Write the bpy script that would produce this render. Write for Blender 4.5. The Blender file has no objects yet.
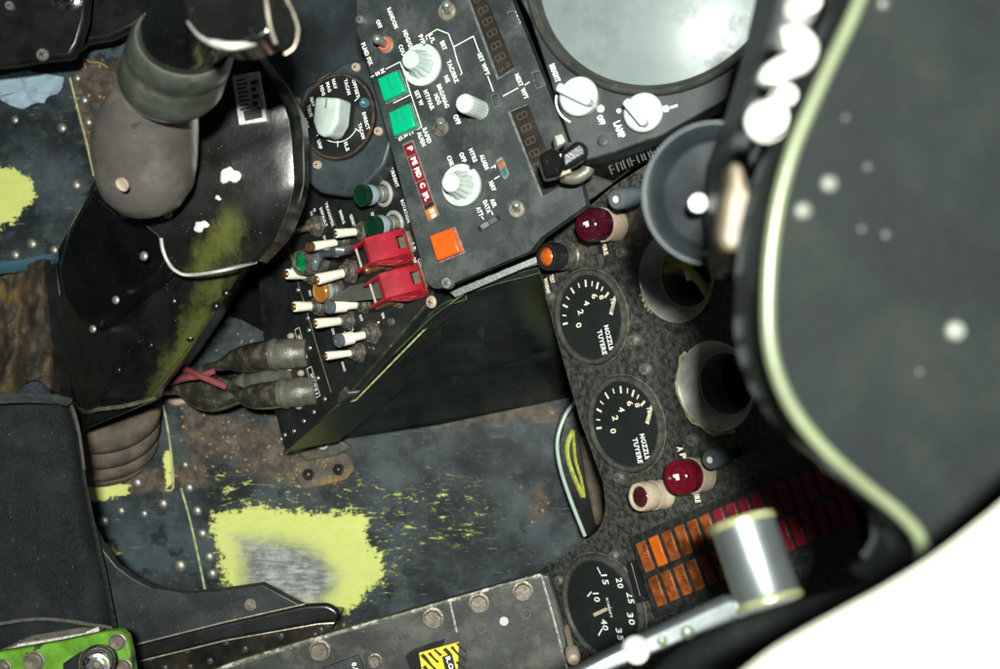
import bpy, bmesh, math, random
from mathutils import Vector, Matrix, noise
random.seed(7)
PI = math.pi
sc = bpy.context.scene
COL = sc.collection
# ------------------------------------------------------------------ camera, light, exposure
F, CX, CY, H = 1050.0, 500.0, 334.5, 0.85
cam = bpy.data.cameras.new('camera')
cam.sensor_width = 36.0
cam.lens = 36.0 * F / 1000.0
cam.clip_start = 0.01
cam.clip_end = 50
cam.dof.use_dof = True
cam.dof.focus_distance = 0.66
cam.dof.aperture_fstop = 8.2
cam.dof.aperture_blades = 0
camo = bpy.data.objects.new('camera', cam)
COL.objects.link(camo)
camo.location = (0, 0, H)
sc.camera = camo

world = bpy.data.worlds.new('World')
sc.world = world
world.use_nodes = True
wn = world.node_tree
bg = wn.nodes['Background']
tcw = wn.nodes.new('ShaderNodeTexCoord')
nz = wn.nodes.new('ShaderNodeTexNoise'); nz.inputs['Scale'].default_value = 1.6
rw = wn.nodes.new('ShaderNodeValToRGB')
rw.color_ramp.elements[0].position = 0.38; rw.color_ramp.elements[0].color = (0.07, 0.08, 0.08, 1)
rw.color_ramp.elements[1].position = 0.62; rw.color_ramp.elements[1].color = (0.75, 0.85, 0.85, 1)
wn.links.new(tcw.outputs['Generated'], nz.inputs['Vector'])
wn.links.new(nz.outputs['Fac'], rw.inputs['Fac'])
wn.links.new(rw.outputs['Color'], bg.inputs['Color'])
bg.inputs['Strength'].default_value = 0.11

fl = bpy.data.lights.new('flash', 'AREA')
fl.shape = 'RECTANGLE'; fl.size = 0.04; fl.size_y = 0.022
fl.energy = 13.5
fl.color = (0.97, 1.0, 0.94)
flo = bpy.data.objects.new('flash', fl)
COL.objects.link(flo)
flo.location = (0.012, 0.055, 1.02)
flo.rotation_euler = (0, 0, 0)

sc.view_settings.view_transform = 'Standard'
sc.view_settings.look = 'None'
sc.view_settings.exposure = 0
sc.view_settings.gamma = 1

# ------------------------------------------------------------------ geometry of the view
def P(px, py, z):
    d = H - z
    return Vector(((px - CX) / F * d, -(py - CY) / F * d, z))

class Pl:
    """a flat panel: a point, its normal and its reading direction"""
    def __init__(s, px, py, z, n, du):
        s.o = P(px, py, z); s.n = Vector(n).normalized()
        a = s.hit(px, py); b = s.hit(px + du[0], py + du[1])
        s.u = (b - a).normalized(); s.v = s.n.cross(s.u).normalized()
    def hit(s, px, py, lift=0.0):
        c = Vector((0, 0, H)); r = P(px, py, H - 1) - c
        t = (s.o + s.n * lift - c).dot(s.n) / r.dot(s.n)
        return c + r * t
    def M(s, px, py, lift=0.0, rot=0.0):
        p = s.hit(px, py, lift)
        m = Matrix((s.u, s.v, s.n)).transposed().to_4x4()
        m = Matrix.Translation(p) @ m
        return m @ Matrix.Rotation(rot, 4, 'Z') if rot else m
    def uv(s, px, py, lift=0.0):
        d = s.hit(px, py, lift) - s.o
        return Vector((d.dot(s.u), d.dot(s.v), lift))
    def W(s, u, v, w=0):
        return s.o + s.u * u + s.v * v + s.n * w
    def mpp(s, px, py):
        return (H - s.hit(px, py).z) / F

def tip3(base, n, px, py):
    """the point seen at (px,py) nearest the axis through base along n"""
    c = Vector((0, 0, H)); r = (P(px, py, H - 1) - c).normalized(); n = n.normalized()
    w = base - c; b = n.dot(r); dd = 1 - b * b
    t = (b * w.dot(r) - w.dot(n)) / dd
    s_ = (w.dot(r) - b * w.dot(n)) / dd
    return c + r * s_

# ------------------------------------------------------------------ scene tree
ROOTM = {}
def thing(name, label, cat, M=None, group=None, kind=None):
    o = bpy.data.objects.new(name, None); COL.objects.link(o)
    o.empty_display_size = 0.01
    M = M if M is not None else Matrix.Identity(4)
    if isinstance(M, Vector): M = Matrix.Translation(M)
    o.matrix_world = M; ROOTM[o.name] = M.copy()
    tag(o, label, cat, group, kind)
    return o
def tag(o, label=None, cat=None, group=None, kind=None):
    if label: o['label'] = label
    if cat: o['category'] = cat
    if group: o['group'] = group
    if kind: o['kind'] = kind
    return o
def obj(name, bm, mt, parent=None, bevel=0, seg=2, world=False, sharp=38, M=None, sub=0):
    """link one mesh; world=True: the mesh is in world space and is brought into its parent's"""
    if parent is not None and world:
        bm.transform(ROOTM[parent.name].inverted())
    bmesh.ops.recalc_face_normals(bm, faces=bm.faces)
    a = math.radians(sharp)
    for f in bm.faces: f.smooth = True
    for e in bm.edges:
        if len(e.link_faces) == 2 and e.calc_face_angle(0) > a: e.smooth = False
    me = bpy.data.meshes.new(name); bm.to_mesh(me); bm.free()
    me.materials.append(mt)
    o = bpy.data.objects.new(name, me); COL.objects.link(o)
    if M is not None: o.matrix_basis = M
    if parent is not None:
        o.parent = parent
        ROOTM[o.name] = ROOTM[parent.name] @ (M if M is not None else Matrix.Identity(4))
    else:
        ROOTM[o.name] = M.copy() if M is not None else Matrix.Identity(4)
    if bevel:
        b = o.modifiers.new('b', 'BEVEL'); b.width = bevel; b.segments = seg
        b.limit_method = 'ANGLE'; b.angle_limit = math.radians(35); b.harden_normals = False
    if sub:
        b = o.modifiers.new('s', 'SUBSURF'); b.levels = sub; b.render_levels = sub
    return o
def kids(o): return [c for c in bpy.data.objects if c.parent == o]
def copy_tree(o, parent=None, M=None, label=None):
    c = o.copy(); COL.objects.link(c)
    if parent is not None: c.parent = parent
    if M is not None: c.matrix_world = M; ROOTM[c.name] = M.copy()
    if label: c['label'] = label
    for ch in kids(o): copy_tree(ch, c)
    return c

# ------------------------------------------------------------------ mesh helpers
def BM(): return bmesh.new()
def addv(bm, vs, fs, M=None):
    v = [bm.verts.new((M @ Vector(p)) if M is not None else Vector(p)) for p in vs]
    for f in fs:
        try: bm.faces.new([v[i] for i in f])
        except ValueError: pass
def box(bm, c, s, M=None, rz=0):
    x, y, z = s[0] / 2, s[1] / 2, s[2] / 2
    R = Matrix.Translation(Vector(c)) @ Matrix.Rotation(rz, 4, 'Z')
    if M is not None: R = M @ R
    vs = [(-x,-y,-z),(x,-y,-z),(x,y,-z),(-x,y,-z),(-x,-y,z),(x,-y,z),(x,y,z),(-x,y,z)]
    addv(bm, vs, [(0,3,2,1),(4,5,6,7),(0,1,5,4),(1,2,6,5),(2,3,7,6),(3,0,4,7)], R)
def lathe(bm, prof, M=None, seg=40, flute=None, cap=True):
    """prof: (r, z) list; flute=(count, depth, lo, hi) ribs between rows lo..hi"""
    rings = []
    for i, (r, z) in enumerate(prof):
        ring = []
        for k in range(seg):
            a = 2 * PI * k / seg; rr = r
            if flute and flute[2] <= i <= flute[3]:
                rr = r * (1 - flute[1] * (0.5 - 0.5 * math.cos(a * flute[0])) ** 2)
            p = Vector((rr * math.cos(a), rr * math.sin(a), z))
            ring.append(bm.verts.new(M @ p if M is not None else p))
        rings.append(ring)
    for a, b in zip(rings, rings[1:]):
        for k in range(seg):
            bm.faces.new((a[k], a[(k + 1) % seg], b[(k + 1) % seg], b[k]))
    if cap:
        if prof[0][0] > 1e-6: bm.faces.new(list(reversed(rings[0])))
        if prof[-1][0] > 1e-6: bm.faces.new(rings[-1])
def axisM(p0, p1, up=None):
    z = (p1 - p0).normalized()
    t = Vector(up) if up is not None else (Vector((0, 0, 1)) if abs(z.z) < .9 else Vector((1, 0, 0)))
    x = (t - z * t.dot(z)).normalized(); y = z.cross(x)
    return Matrix.Translation(p0) @ Matrix((x, y, z)).transposed().to_4x4()
def cone(bm, p0, p1, r0, r1, seg=24, prof=None):
    L = (p1 - p0).length; M = axisM(p0, p1)
    if prof is None: prof = [(r0, 0), (r1, L)]
    else: prof = [(r, t * L) for r, t in prof]
    lathe(bm, prof, M, seg)
def ball(bm, c, r, seg=16, sz=1.0, M=None):
    n = seg // 2
    prof = [(max(r * math.sin(PI * i / n), 1e-5), -r * sz * math.cos(PI * i / n)) for i in range(n + 1)]
    T = Matrix.Translation(Vector(c))
    lathe(bm, prof, (M @ T) if M is not None else T, seg, cap=False)
def smooth_path(pts, n=6):
    out = []; P_ = [pts[0]] + list(pts) + [pts[-1]]
    for i in range(1, len(P_) - 2):
        a, b, c, d = P_[i-1], P_[i], P_[i+1], P_[i+2]
        for k in range(n):
            t = k / n
            out.append(0.5 * ((2*b) + (c-a)*t + (2*a-5*b+4*c-d)*t*t + (3*b-a-3*c+d)*t**3))
    out.append(Vector(pts[-1])); return out
def tube(bm, pts, r, seg=12, n=6, cap=True, flat=1.0):
    """r: number or list (one per control point)"""
    pts = [Vector(p) for p in pts]
    rs = list(r) if hasattr(r, '__len__') else [r] * len(pts)
    if n > 1:
        rv = smooth_path([Vector((q, 0, 0)) for q in rs], n); pts = smooth_path(pts, n); rs = [q.x for q in rv]
    ref = None; rings = []
    for i, p in enumerate(pts):
        t = (pts[min(i+1, len(pts)-1)] - pts[max(i-1, 0)]).normalized()
        if ref is None: ref = t.orthogonal().normalized()
        x = (ref - t * ref.dot(t)).normalized(); y = t.cross(x); ref = x
        rings.append([bm.verts.new(p + (x * math.cos(2*PI*k/seg) + y * math.sin(2*PI*k/seg) * flat) * rs[i]) for k in range(seg)])
    for a, b in zip(rings, rings[1:]):
        for k in range(seg): bm.faces.new((a[k], a[(k+1) % seg], b[(k+1) % seg], b[k]))
    if cap: bm.faces.new(list(reversed(rings[0]))); bm.faces.new(rings[-1])
def poly(pts):
    """rounded-corner helper for (x,y[,r]) pixel polygons"""
    out = []; n = len(pts)
    for i in range(n):
        p = pts[i]
        if len(p) < 3 or p[2] == 0: out.append((p[0], p[1])); continue
        a = Vector(pts[i-1][:2]); b = Vector(p[:2]); c = Vector(pts[(i+1) % n][:2]); r = p[2]
        da = (a-b).normalized() * min(r, (a-b).length*.48); dc = (c-b).normalized() * min(r, (c-b).length*.48)
        for k in range(6):
            t = k / 5; q = (b+da)*(1-t)**2 + b*2*t*(1-t) + (b+dc)*t*t
            out.append((q.x, q.y))
    return out
def prism(bm, loop, z0, z1, M=None, holes=()):
    """loop and holes: 2-D rings in the frame M; extruded from z0 to z1"""
    top = []; edges = []
    for ring in [loop] + list(holes):
        vs = [bm.verts.new((p[0], p[1], z1)) for p in ring]
        top.append(vs)
        for i in range(len(vs)): edges.append(bm.edges.new((vs[i], vs[(i+1) % len(vs)])))
    res = bmesh.ops.triangle_fill(bm, use_beauty=True, use_dissolve=False, edges=edges)
    fs = [g for g in res['geom'] if isinstance(g, bmesh.types.BMFace)]
    mp = {}
    for vs in top:
        for v in vs: mp[v] = bm.verts.new((v.co.x, v.co.y, z0))
    for f in fs: bm.faces.new([mp[v] for v in reversed(f.verts)])
    for vs in top:
        for i in range(len(vs)):
            a, b = vs[i], vs[(i+1) % len(vs)]
            bm.faces.new((a, b, mp[b], mp[a]))
    if M is not None:
        allv = [v for vs in top for v in vs] + list(mp.values())
        for v in allv: v.co = M @ v.co
def slab(bm, pts, depth, shift=(0, 0)):
    """pts (px,py,z): a nearly flat world polygon pushed down by depth"""
    t = [P(*p) for p in pts]; b = [q - Vector((shift[0], shift[1], depth)) for q in t]
    vt = [bm.verts.new(q) for q in t]; vb = [bm.verts.new(q) for q in b]; n = len(vt)
    bm.faces.new(vt); bm.faces.new(list(reversed(vb)))
    for i in range(n): bm.faces.new((vt[i], vb[i], vb[(i+1) % n], vt[(i+1) % n]))
def rrect(w, h, r=0, n=4, cx=0, cy=0, rot=0):
    out = []
    for sx, sy, a0 in ((1,1,0),(-1,1,90),(-1,-1,180),(1,-1,270)):
        if r <= 0: out.append((sx*w/2, sy*h/2)); continue
        for k in range(n+1):
            a = math.radians(a0 + 90*k/n)
            out.append((sx*(w/2-r) + r*math.cos(a), sy*(h/2-r) + r*math.sin(a)))
    c, s = math.cos(rot), math.sin(rot)
    return [(cx + x*c - y*s, cy + x*s + y*c) for x, y in out]
def circ(r, n=32, cx=0, cy=0): return [(cx + r*math.cos(2*PI*k/n), cy + r*math.sin(2*PI*k/n)) for k in range(n)]

# ---- lettering: glyph meshes laid on a panel
_GL = {}
def glyphs(s, bold=0.0):
    k = (s, bold)
    if k not in _GL:
        c = bpy.data.curves.new('t', 'FONT'); c.body = s; c.size = 1; c.resolution_u = 2; c.offset = bold
        c.space_character = 1.14
        o = bpy.data.objects.new('t', c); COL.objects.link(o)
        dg = bpy.context.evaluated_depsgraph_get(); dg.update()
        me = o.evaluated_get(dg).to_mesh()
        vs = [(v.co.x, v.co.y) for v in me.vertices]; fs = [tuple(p.vertices) for p in me.polygons]
        o.evaluated_get(dg).to_mesh_clear()
        bpy.data.objects.remove(o); bpy.data.curves.remove(c)
        x0 = min(v[0] for v in vs); x1 = max(v[0] for v in vs); y0 = min(v[1] for v in vs); y1 = max(v[1] for v in vs)
        _GL[k] = ([((x-(x0+x1)/2)/(x1-x0), (y-(y0+y1)/2)/(y1-y0)) for x, y in vs], fs)
    return _GL[k]
def put_text(bm, s, M, L, h, bold=0.02):
    vs, fs = glyphs(s, bold)
    addv(bm, [(x*L, y*h, 0) for x, y in vs], fs, M)
def letters(bm, pl, items, lift=0.0004, h=4.2, bold=0.032):
    for it in items:
        s, px, py, L = it[:4]; hh = it[4] if len(it) > 4 and it[4] else h; rot = it[5] if len(it) > 5 else 0
        m = pl.mpp(px, py)
        put_text(bm, s, pl.M(px, py, lift, rot), L*m*1.02, hh*m*1.12, bold)
def lines(bm, pl, pts, w=1.0, lift=0.0004, close=False):
    if close: pts = list(pts) + [pts[0]]
    for a, b in zip(pts, pts[1:]):
        p, q = pl.hit(*a, lift), pl.hit(*b, lift); ww = pl.mpp(*a)*w/2
        d = (q-p).normalized(); s = pl.n.cross(d)*ww; p = p - d*ww*.6; q = q + d*ww*.6
        addv(bm, [p-s, q-s, q+s, p+s], [(0,1,2,3)])
# ------------------------------------------------------------------ materials
def _n(nt, t, **kw):
    x = nt.nodes.new(t)
    for k, v in kw.items():
        if k in x.inputs: x.inputs[k].default_value = v
        else: setattr(x, k, v)
    return x
def _mix(nt, fac, a, b):
    m = nt.nodes.new('ShaderNodeMix'); m.data_type = 'RGBA'
    if isinstance(fac, float): m.inputs[0].default_value = fac
    else: nt.links.new(fac, m.inputs[0])
    for i, c in ((6, a), (7, b)):
        if isinstance(c, tuple): m.inputs[i].default_value = (*c, 1)
        else: nt.links.new(c, m.inputs[i])
    return m.outputs[2]
def _ramp(nt, v, a, b):
    r = nt.nodes.new('ShaderNodeMapRange'); r.clamp = True; r.interpolation_type = 'SMOOTHSTEP'
    nt.links.new(v, r.inputs['Value']); r.inputs['From Min'].default_value = a; r.inputs['From Max'].default_value = b
    return r.outputs['Result']
def _math(nt, op, a, b=None):
    m = nt.nodes.new('ShaderNodeMath'); m.operation = op
    for i, c in enumerate((a, b)):
        if c is None: continue
        if isinstance(c, (int, float)): m.inputs[i].default_value = c
        else: nt.links.new(c, m.inputs[i])
    return m.outputs[0]
def _noise(nt, co, scale, detail=4, rough=.6, dist=0):
    x = nt.nodes.new('ShaderNodeTexNoise'); x.inputs['Scale'].default_value = scale
    x.inputs['Detail'].default_value = detail; x.inputs['Roughness'].default_value = rough
    x.inputs['Distortion'].default_value = dist
    nt.links.new(co, x.inputs['Vector']); return x.outputs['Fac']
def newmat(name):
    m = bpy.data.materials.new(name); m.use_nodes = True
    nt = m.node_tree; b = nt.nodes['Principled BSDF']
    tc = nt.nodes.new('ShaderNodeTexCoord')
    return m, nt, b, tc.outputs['Object']
def paint(name, col, rough=.5, metal=0.0, var=.3, vs=60, band=None, chips=None, specks=None, edge=None, grime=None,
          bump=.15, bs=500, spec=.5, coat=0, streak=None):
    """chips=(colour, threshold, scale); specks=(colour, threshold, scale); edge=(colour, width, amount); grime=(colour, amount, scale)"""
    m, nt, b, co = newmat(name)
    L = nt.links
    n1 = _noise(nt, co, vs, 5)
    c = _mix(nt, _ramp(nt, n1, .3, .7), tuple(x*(1-var) for x in col), tuple(min(1, x*(1+var)) for x in col))
    rg = _math(nt, 'MULTIPLY_ADD', n1, rough*.5); nt.nodes[-1].inputs[2].default_value = rough*.75
    if grime:
        g = _ramp(nt, _noise(nt, co, grime[2], 6, .7), .62 - grime[1]*.3, .8 - grime[1]*.2)
        g = _math(nt, 'MULTIPLY', g, .85)
        c = _mix(nt, g, c, grime[0]); rg = _math(nt, 'ADD', rg, _math(nt, 'MULTIPLY', g, .25))
    met = None
    if streak:
        mp = nt.nodes.new('ShaderNodeMapping'); mp.inputs['Scale'].default_value = streak[3]; mp.inputs['Rotation'].default_value = (0, 0, streak[4])
        L.new(co, mp.inputs['Vector'])
        c = _mix(nt, _ramp(nt, _noise(nt, mp.outputs[0], streak[2], 5, .7), streak[1], streak[1]+.05), c, streak[0])
    if band:
        # a rubbed band: colour, direction across it, offset, half width, direction along, from, to
        def dot(v):
            d = nt.nodes.new('ShaderNodeVectorMath'); d.operation = 'DOT_PRODUCT'; L.new(co, d.inputs[0]); d.inputs[1].default_value = v; return d.outputs['Value']
        q = _math(nt, 'ABSOLUTE', _math(nt, 'SUBTRACT', dot(band[1]), band[2]))
        q = _math(nt, 'SUBTRACT', 1.0, _math(nt, 'DIVIDE', q, band[3]))
        mp = nt.nodes.new('ShaderNodeMapping'); mp.inputs['Rotation'].default_value = (0, 0, .6); mp.inputs['Scale'].default_value = (1, .35, 1); L.new(co, mp.inputs['Vector'])
        nn = _math(nt, 'MULTIPLY', _math(nt, 'SUBTRACT', _noise(nt, mp.outputs[0], 45, 8, .72), .5), 3.2)
        q = _math(nt, 'MULTIPLY', _ramp(nt, _math(nt, 'ADD', q, nn), .15, 1.1), .55)
        q = _math(nt, 'MULTIPLY', q, _ramp(nt, dot(band[4]), band[5]-.014, band[5]+.006))
        c = _mix(nt, q, c, band[0])
    if chips:
        k = _ramp(nt, _noise(nt, co, chips[2], 7, .68, .4), chips[1], chips[1]+.015)
        c = _mix(nt, k, c, chips[0])
    if specks:
        vo = nt.nodes.new('ShaderNodeTexVoronoi'); vo.inputs['Scale'].default_value = specks[2]; L.new(co, vo.inputs['Vector'])
        k = _math(nt, 'LESS_THAN', vo.outputs['Distance'], specks[1])
        k2 = _ramp(nt, _noise(nt, co, specks[2]*.3, 3), .52, .6)
        c = _mix(nt, _math(nt, 'MULTIPLY', k, k2), c, specks[0])
    if edge:
        bv = nt.nodes.new('ShaderNodeBevel'); bv.samples = 4; bv.inputs['Radius'].default_value = edge[1]
        ge = nt.nodes.new('ShaderNodeNewGeometry')
        dp = nt.nodes.new('ShaderNodeVectorMath'); dp.operation = 'DOT_PRODUCT'
        L.new(bv.outputs[0], dp.inputs[0]); L.new(ge.outputs['Normal'], dp.inputs[1])
        e = _math(nt, 'SUBTRACT', 1.0, dp.outputs['Value'])
        e = _math(nt, 'ADD', _math(nt, 'MULTIPLY', e, 3.0), _math(nt, 'MULTIPLY', _noise(nt, co, 220, 5), .9))
        k = _ramp(nt, e, 1.15 - edge[2]*.6, 1.3 - edge[2]*.6)
        c = _mix(nt, k, c, edge[0])
    L.new(c, b.inputs['Base Color']); L.new(rg, b.inputs['Roughness'])
    b.inputs['Metallic'].default_value = metal
    b.inputs['Specular IOR Level'].default_value = spec
    if coat: b.inputs['Coat Weight'].default_value = coat; b.inputs['Coat Roughness'].default_value = .08
    if bump:
        bp = nt.nodes.new('ShaderNodeBump'); bp.inputs['Strength'].default_value = bump; bp.inputs['Distance'].default_value = .001
        L.new(_noise(nt, co, bs, 3), bp.inputs['Height']); L.new(bp.outputs[0], b.inputs['Normal'])
    return m
PRIMER = (.44, .52, .09)
def flat(name, col, rough=.5, **k): return paint(name, col, rough, var=k.pop('var', .1), bump=k.pop('bump', 0), **k)
def glass(name, col, rough=.03, alpha=.2):
    m, nt, b, co = newmat(name)
    b.inputs['Base Color'].default_value = (*col, 1); b.inputs['Roughness'].default_value = rough
    b.inputs['Alpha'].default_value = alpha; b.inputs['Specular IOR Level'].default_value = .8
    return m
M_ = {}
_a, _b = P(244, 226, .23), P(188, 345, .19); _r = P(110, 330, 0)
_d = (_b-_a); _d.z = 0; _d.normalize(); _nv = Vector((-_d.y, _d.x, 0))
BAND = ((.13,.14,.03), tuple(_nv), (_a-_r).dot(_nv), .017, tuple(_d), (_a-_r).dot(_d))
M_['panel']   = paint('panel_charcoal', (.020,.026,.026), .48, var=.35, vs=26, specks=((.16,.18,.16),.16,1500), grime=((.062,.07,.066),.62,36), edge=((.09,.1,.09),.0006,.55), bump=.12, bs=1400)
M_['blueplate']= paint('blue_grey_plate', (.03,.040,.044), .5, var=.3, vs=50, specks=((.1,.12,.11),.14,1300), chips=((.008,.01,.01),.66,60), edge=((.12,.14,.14),.0007,.5), bump=.1)
M_['black']   = paint('black_paint', (.009,.010,.010), .32, var=.4, vs=60, specks=((.13,.13,.11),.1,1200), edge=((.2,.21,.17),.0006,.62), bump=.12, bs=700)
M_['blackp']  = paint('black_paint_green_edge', (.012,.014,.013), .38, var=.4, vs=60, specks=((.16,.17,.13),.12,1000), edge=((.30,.36,.16),.0007,.9), grime=((.03,.028,.022),.3,50), bump=.12, bs=700)
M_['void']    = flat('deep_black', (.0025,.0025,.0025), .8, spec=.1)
M_['housing'] = paint('glossy_black_housing', (.0035,.0038,.0042), .24, spec=.35, var=.5, vs=40, specks=((.22,.21,.13),.1,700), edge=((.2,.2,.15),.0008,.6), bump=.1, bs=160)
M_['housingw']= paint('worn_black_over_primer', (.006,.0068,.006), .27, spec=.4, var=.5, vs=50, specks=((.2,.19,.1),.12,520), edge=((.2,.21,.15),.0007,.55), band=BAND, bump=.12, bs=200)
M_['crackled'] = paint('dark_crackle', (.018,.019,.018), .4, var=.5, vs=260, edge=((.14,.14,.1),.0006,.6), bump=.5, bs=420)
M_['crackle'] = paint('crackle_black', (.040,.041,.037), .33, var=.7, vs=260, specks=((.22,.22,.19),.2,900), edge=((.33,.38,.1),.0008,.55), bump=.9, bs=420)
M_['bezelg']  = paint('worn_gauge_bezel', (.048,.048,.042), .35, var=.4, vs=200, edge=((.16,.15,.12),.0004,.7), grime=((.07,.06,.045),.3,120))
M_['gauge']   = paint('gauge_black', (.012,.013,.013), .35, var=.2, bump=.05, edge=((.12,.11,.09),.0004,.5))
M_['dial']    = flat('dial_face', (.010,.014,.013), .5, specks=((.08,.09,.08),.08,1500))
M_['white']   = paint('white_lettering', (.84,.90,.82), .6, var=.15, vs=300, chips=((.2,.21,.19),.69,700), bump=0)
M_['cream']   = paint('cream_lettering', (.85,.76,.6), .6, var=.1, vs=300, bump=0)
M_['dimtext'] = flat('faded_lettering', (.05,.12,.08), .6)
M_['knobw']   = paint('white_knob', (.47,.55,.50), .38, var=.12, vs=120, grime=((.3,.3,.22),.15,120), bump=.08, edge=((.85,.88,.84),.0005,.4))
M_['metal']   = paint('dull_metal', (.34,.34,.30), .48, .8, var=.25, vs=300, grime=((.12,.1,.07),.25,200), bump=.15, bs=600)
M_['lever']   = paint('grey_lever', (.30,.33,.30), .3, .6, var=.2, vs=200, grime=((.15,.13,.08),.2,200), bump=.1)
M_['chrome']  = paint('chrome', (.7,.7,.72), .12, 1.0, var=.1, vs=100, bump=.05)
M_['collar']  = paint('worn_collar', (.33,.29,.22), .4, .5, var=.3, vs=200, grime=((.1,.08,.05),.3,160), bump=.2)
M_['orangering']= flat('orange_washer', (.55,.12,.05), .6, grime=((.2,.15,.1),.3,200))
M_['green']   = paint('green_button', (.0,.36,.17), .28, var=.05, bump=.04, edge=((.1,.5,.28),.0005,.3))
M_['greend']  = flat('green_engraving', (.0,.17,.085), .6)
M_['orange']  = paint('orange_button', (.9,.09,.008), .28, var=.05, bump=.04)
M_['oranged'] = flat('orange_engraving', (.45,.04,.01), .6)
M_['redcap']  = paint('dark_red_caption', (.17,.008,.012), .3, var=.2, bump=0)
M_['ambercap']= paint('amber_caption', (.55,.14,.01), .3, var=.2, vs=200, bump=0)
M_['digit']   = flat('digit_segments', (.12,.065,.042), .5)
M_['window']  = paint('smoked_window', (.022,.022,.018), .25, var=.3, vs=80, bump=0)
M_['teal']    = flat('teal_flag', (.01,.12,.12), .4)
M_['rust']    = flat('brick_flag', (.3,.08,.03), .5)
M_['guard']   = paint('red_guard', (.30,.012,.022), .3, var=.25, vs=60, specks=((.5,.3,.3),.12,1300), edge=((.62,.25,.2),.0007,.5), bump=.06, bs=500)
M_['ivory']   = paint('ivory_sleeve', (.84,.82,.66), .38, var=.08, vs=120, grime=((.35,.25,.1),.2,220), bump=.08)
M_['brass']   = paint('worn_brass', (.35,.19,.09), .35, .8, var=.3, vs=200, bump=.1)
M_['nut']     = paint('grimy_nut', (.12,.105,.085), .45, .4, var=.5, vs=300, bump=.4, bs=500)
M_['dkgreen'] = paint('dark_green_lens', (.004,.028,.013), .2, var=.3, coat=.3, bump=.05)
M_['gem']     = paint('green_lens', (.0,.17,.045), .1, var=.5, vs=260, coat=1, bump=.5, bs=600)
M_['bluering']= paint('pale_blue_band', (.30,.37,.42), .4, var=.1)
M_['amberlens']= paint('amber_lens', (.33,.13,.02), .2, var=.3, coat=.5)
M_['grey']    = paint('grey_plastic', (.09,.105,.115), .3, var=.2, bump=.05)
M_['connector']= paint('grey_connector', (.15,.145,.115), .42, .35, var=.25, vs=150, grime=((.1,.08,.05),.35,120), bump=.35, bs=600)
M_['bootrub'] = paint('grimy_rubber', (.03,.029,.022), .2, coat=.35, var=.4, vs=90, grime=((.14,.12,.085),.45,90), bump=.25, bs=300)
M_['cord']    = paint('faded_red_cord', (.24,.045,.055), .75, var=.3, vs=900, bump=.8, bs=1500)
M_['taupe']   = paint('taupe_rubber', (.105,.096,.085), .3, var=.22, vs=28, grime=((.19,.175,.155),.5,24), chips=((.06,.05,.04),.68,90), bump=.2, bs=300)
M_['colring'] = paint('grey_green_collar', (.047,.053,.042), .35, var=.3, vs=60, edge=((.3,.29,.22),.0008,.5), grime=((.1,.095,.07),.3,60), bump=.12)
M_['grip']    = paint('glossy_grip', (.005,.0052,.005), .14, var=.3, coat=.3, specks=((.16,.15,.12),.12,420), bump=.1, bs=120)
M_['canvas']  = paint('ochre_stained_canvas', (.12,.10,.078), .8, var=.5, vs=30, grime=((.33,.19,.03),.45,36), specks=((.5,.27,.02),.3,420), bump=.6, bs=600)
M_['bellow']  = paint('dusty_bellows', (.10,.08,.058), .75, var=.35, vs=60, grime=((.20,.12,.05),.4,60), bump=.5, bs=500)
M_['strapblue']= paint('teal_webbing', (.03,.10,.13), .85, var=.3, vs=900, bump=.9, bs=1100)
M_['fabric']  = paint('charcoal_fabric', (.019,.026,.026), .85, var=.75, vs=750, specks=((.17,.18,.15),.12,260), grime=((.045,.055,.052),.6,40), bump=1, bs=1300)
M_['binding'] = paint('grey_binding', (.07,.068,.055), .8, var=.4, vs=300, bump=.8, bs=900)
M_['zip']     = paint('zip_tape', (.5,.48,.42), .5, var=.3, vs=500, bump=.5)
M_['weave']   = paint('blue_weave', (.10,.12,.16), .85, var=.7, vs=700, grime=((.2,.15,.08),.3,200), bump=.9, bs=1200)
M_['seat']    = paint('seat_pan_black', (.017,.021,.022), .42, var=.4, vs=40, specks=((.2,.19,.15),.15,700), edge=((.2,.19,.16),.0006,.6), grime=((.04,.042,.04),.3,60), bump=.1)
M_['greenbr'] = paint('bright_green_bracket', (.10,.25,.02), .42, var=.35, vs=60, chips=((.03,.06,.02),.60,40), edge=((.4,.5,.15),.0008,.6), bump=.1)
M_['console'] = paint('scuffed_black_console', (.034,.037,.034), .48, var=.35, vs=35, grime=((.10,.098,.08),.55,42), chips=((.2,.19,.15),.72,70), edge=((.45,.45,.36),.0009,.9), bump=.15)
M_['hexbolt'] = paint('bolt_head', (.20,.18,.14), .42, .5, var=.25, vs=200, grime=((.12,.09,.05),.4,200), bump=.3)
M_['yellow']  = paint('yellow_label', (.80,.62,.02), .5, var=.1, bump=0)
M_['slot']    = flat('screw_slot', (.035,.033,.028), .6)
M_['blackink']= flat('black_ink', (.008,.008,.008), .5)
M_['hsg']    = paint('lamp_housing_black', (.010,.013,.015), .35, var=.3, bump=.05)
M_['glare']   = paint('glareshield_skin', (.0052,.0072,.0072), .75, var=.3, vs=22, grime=((.015,.017,.0145),.6,26), chips=((.03,.026,.017),.71,24), bump=.5, bs=300, spec=.12)
M_['gledge']  = paint('glareshield_side', (.03,.036,.036), .5, var=.3, vs=22, bump=.1)
M_['trim']    = paint('pale_green_trim', (.10,.118,.066), .32, var=.15, vs=30, bump=.1)
M_['offwhite']= paint('white_enamel', (.5,.51,.46), .3, var=.05)
M_['tan']     = paint('tan_plastic', (.10,.078,.048), .4, var=.25, vs=60)
M_['alu']     = paint('bare_aluminium', (.40,.40,.37), .45, .35, var=.2, vs=90, grime=((.2,.19,.16),.3,60), edge=((.7,.7,.5),.0006,.5), bump=.06)
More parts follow.
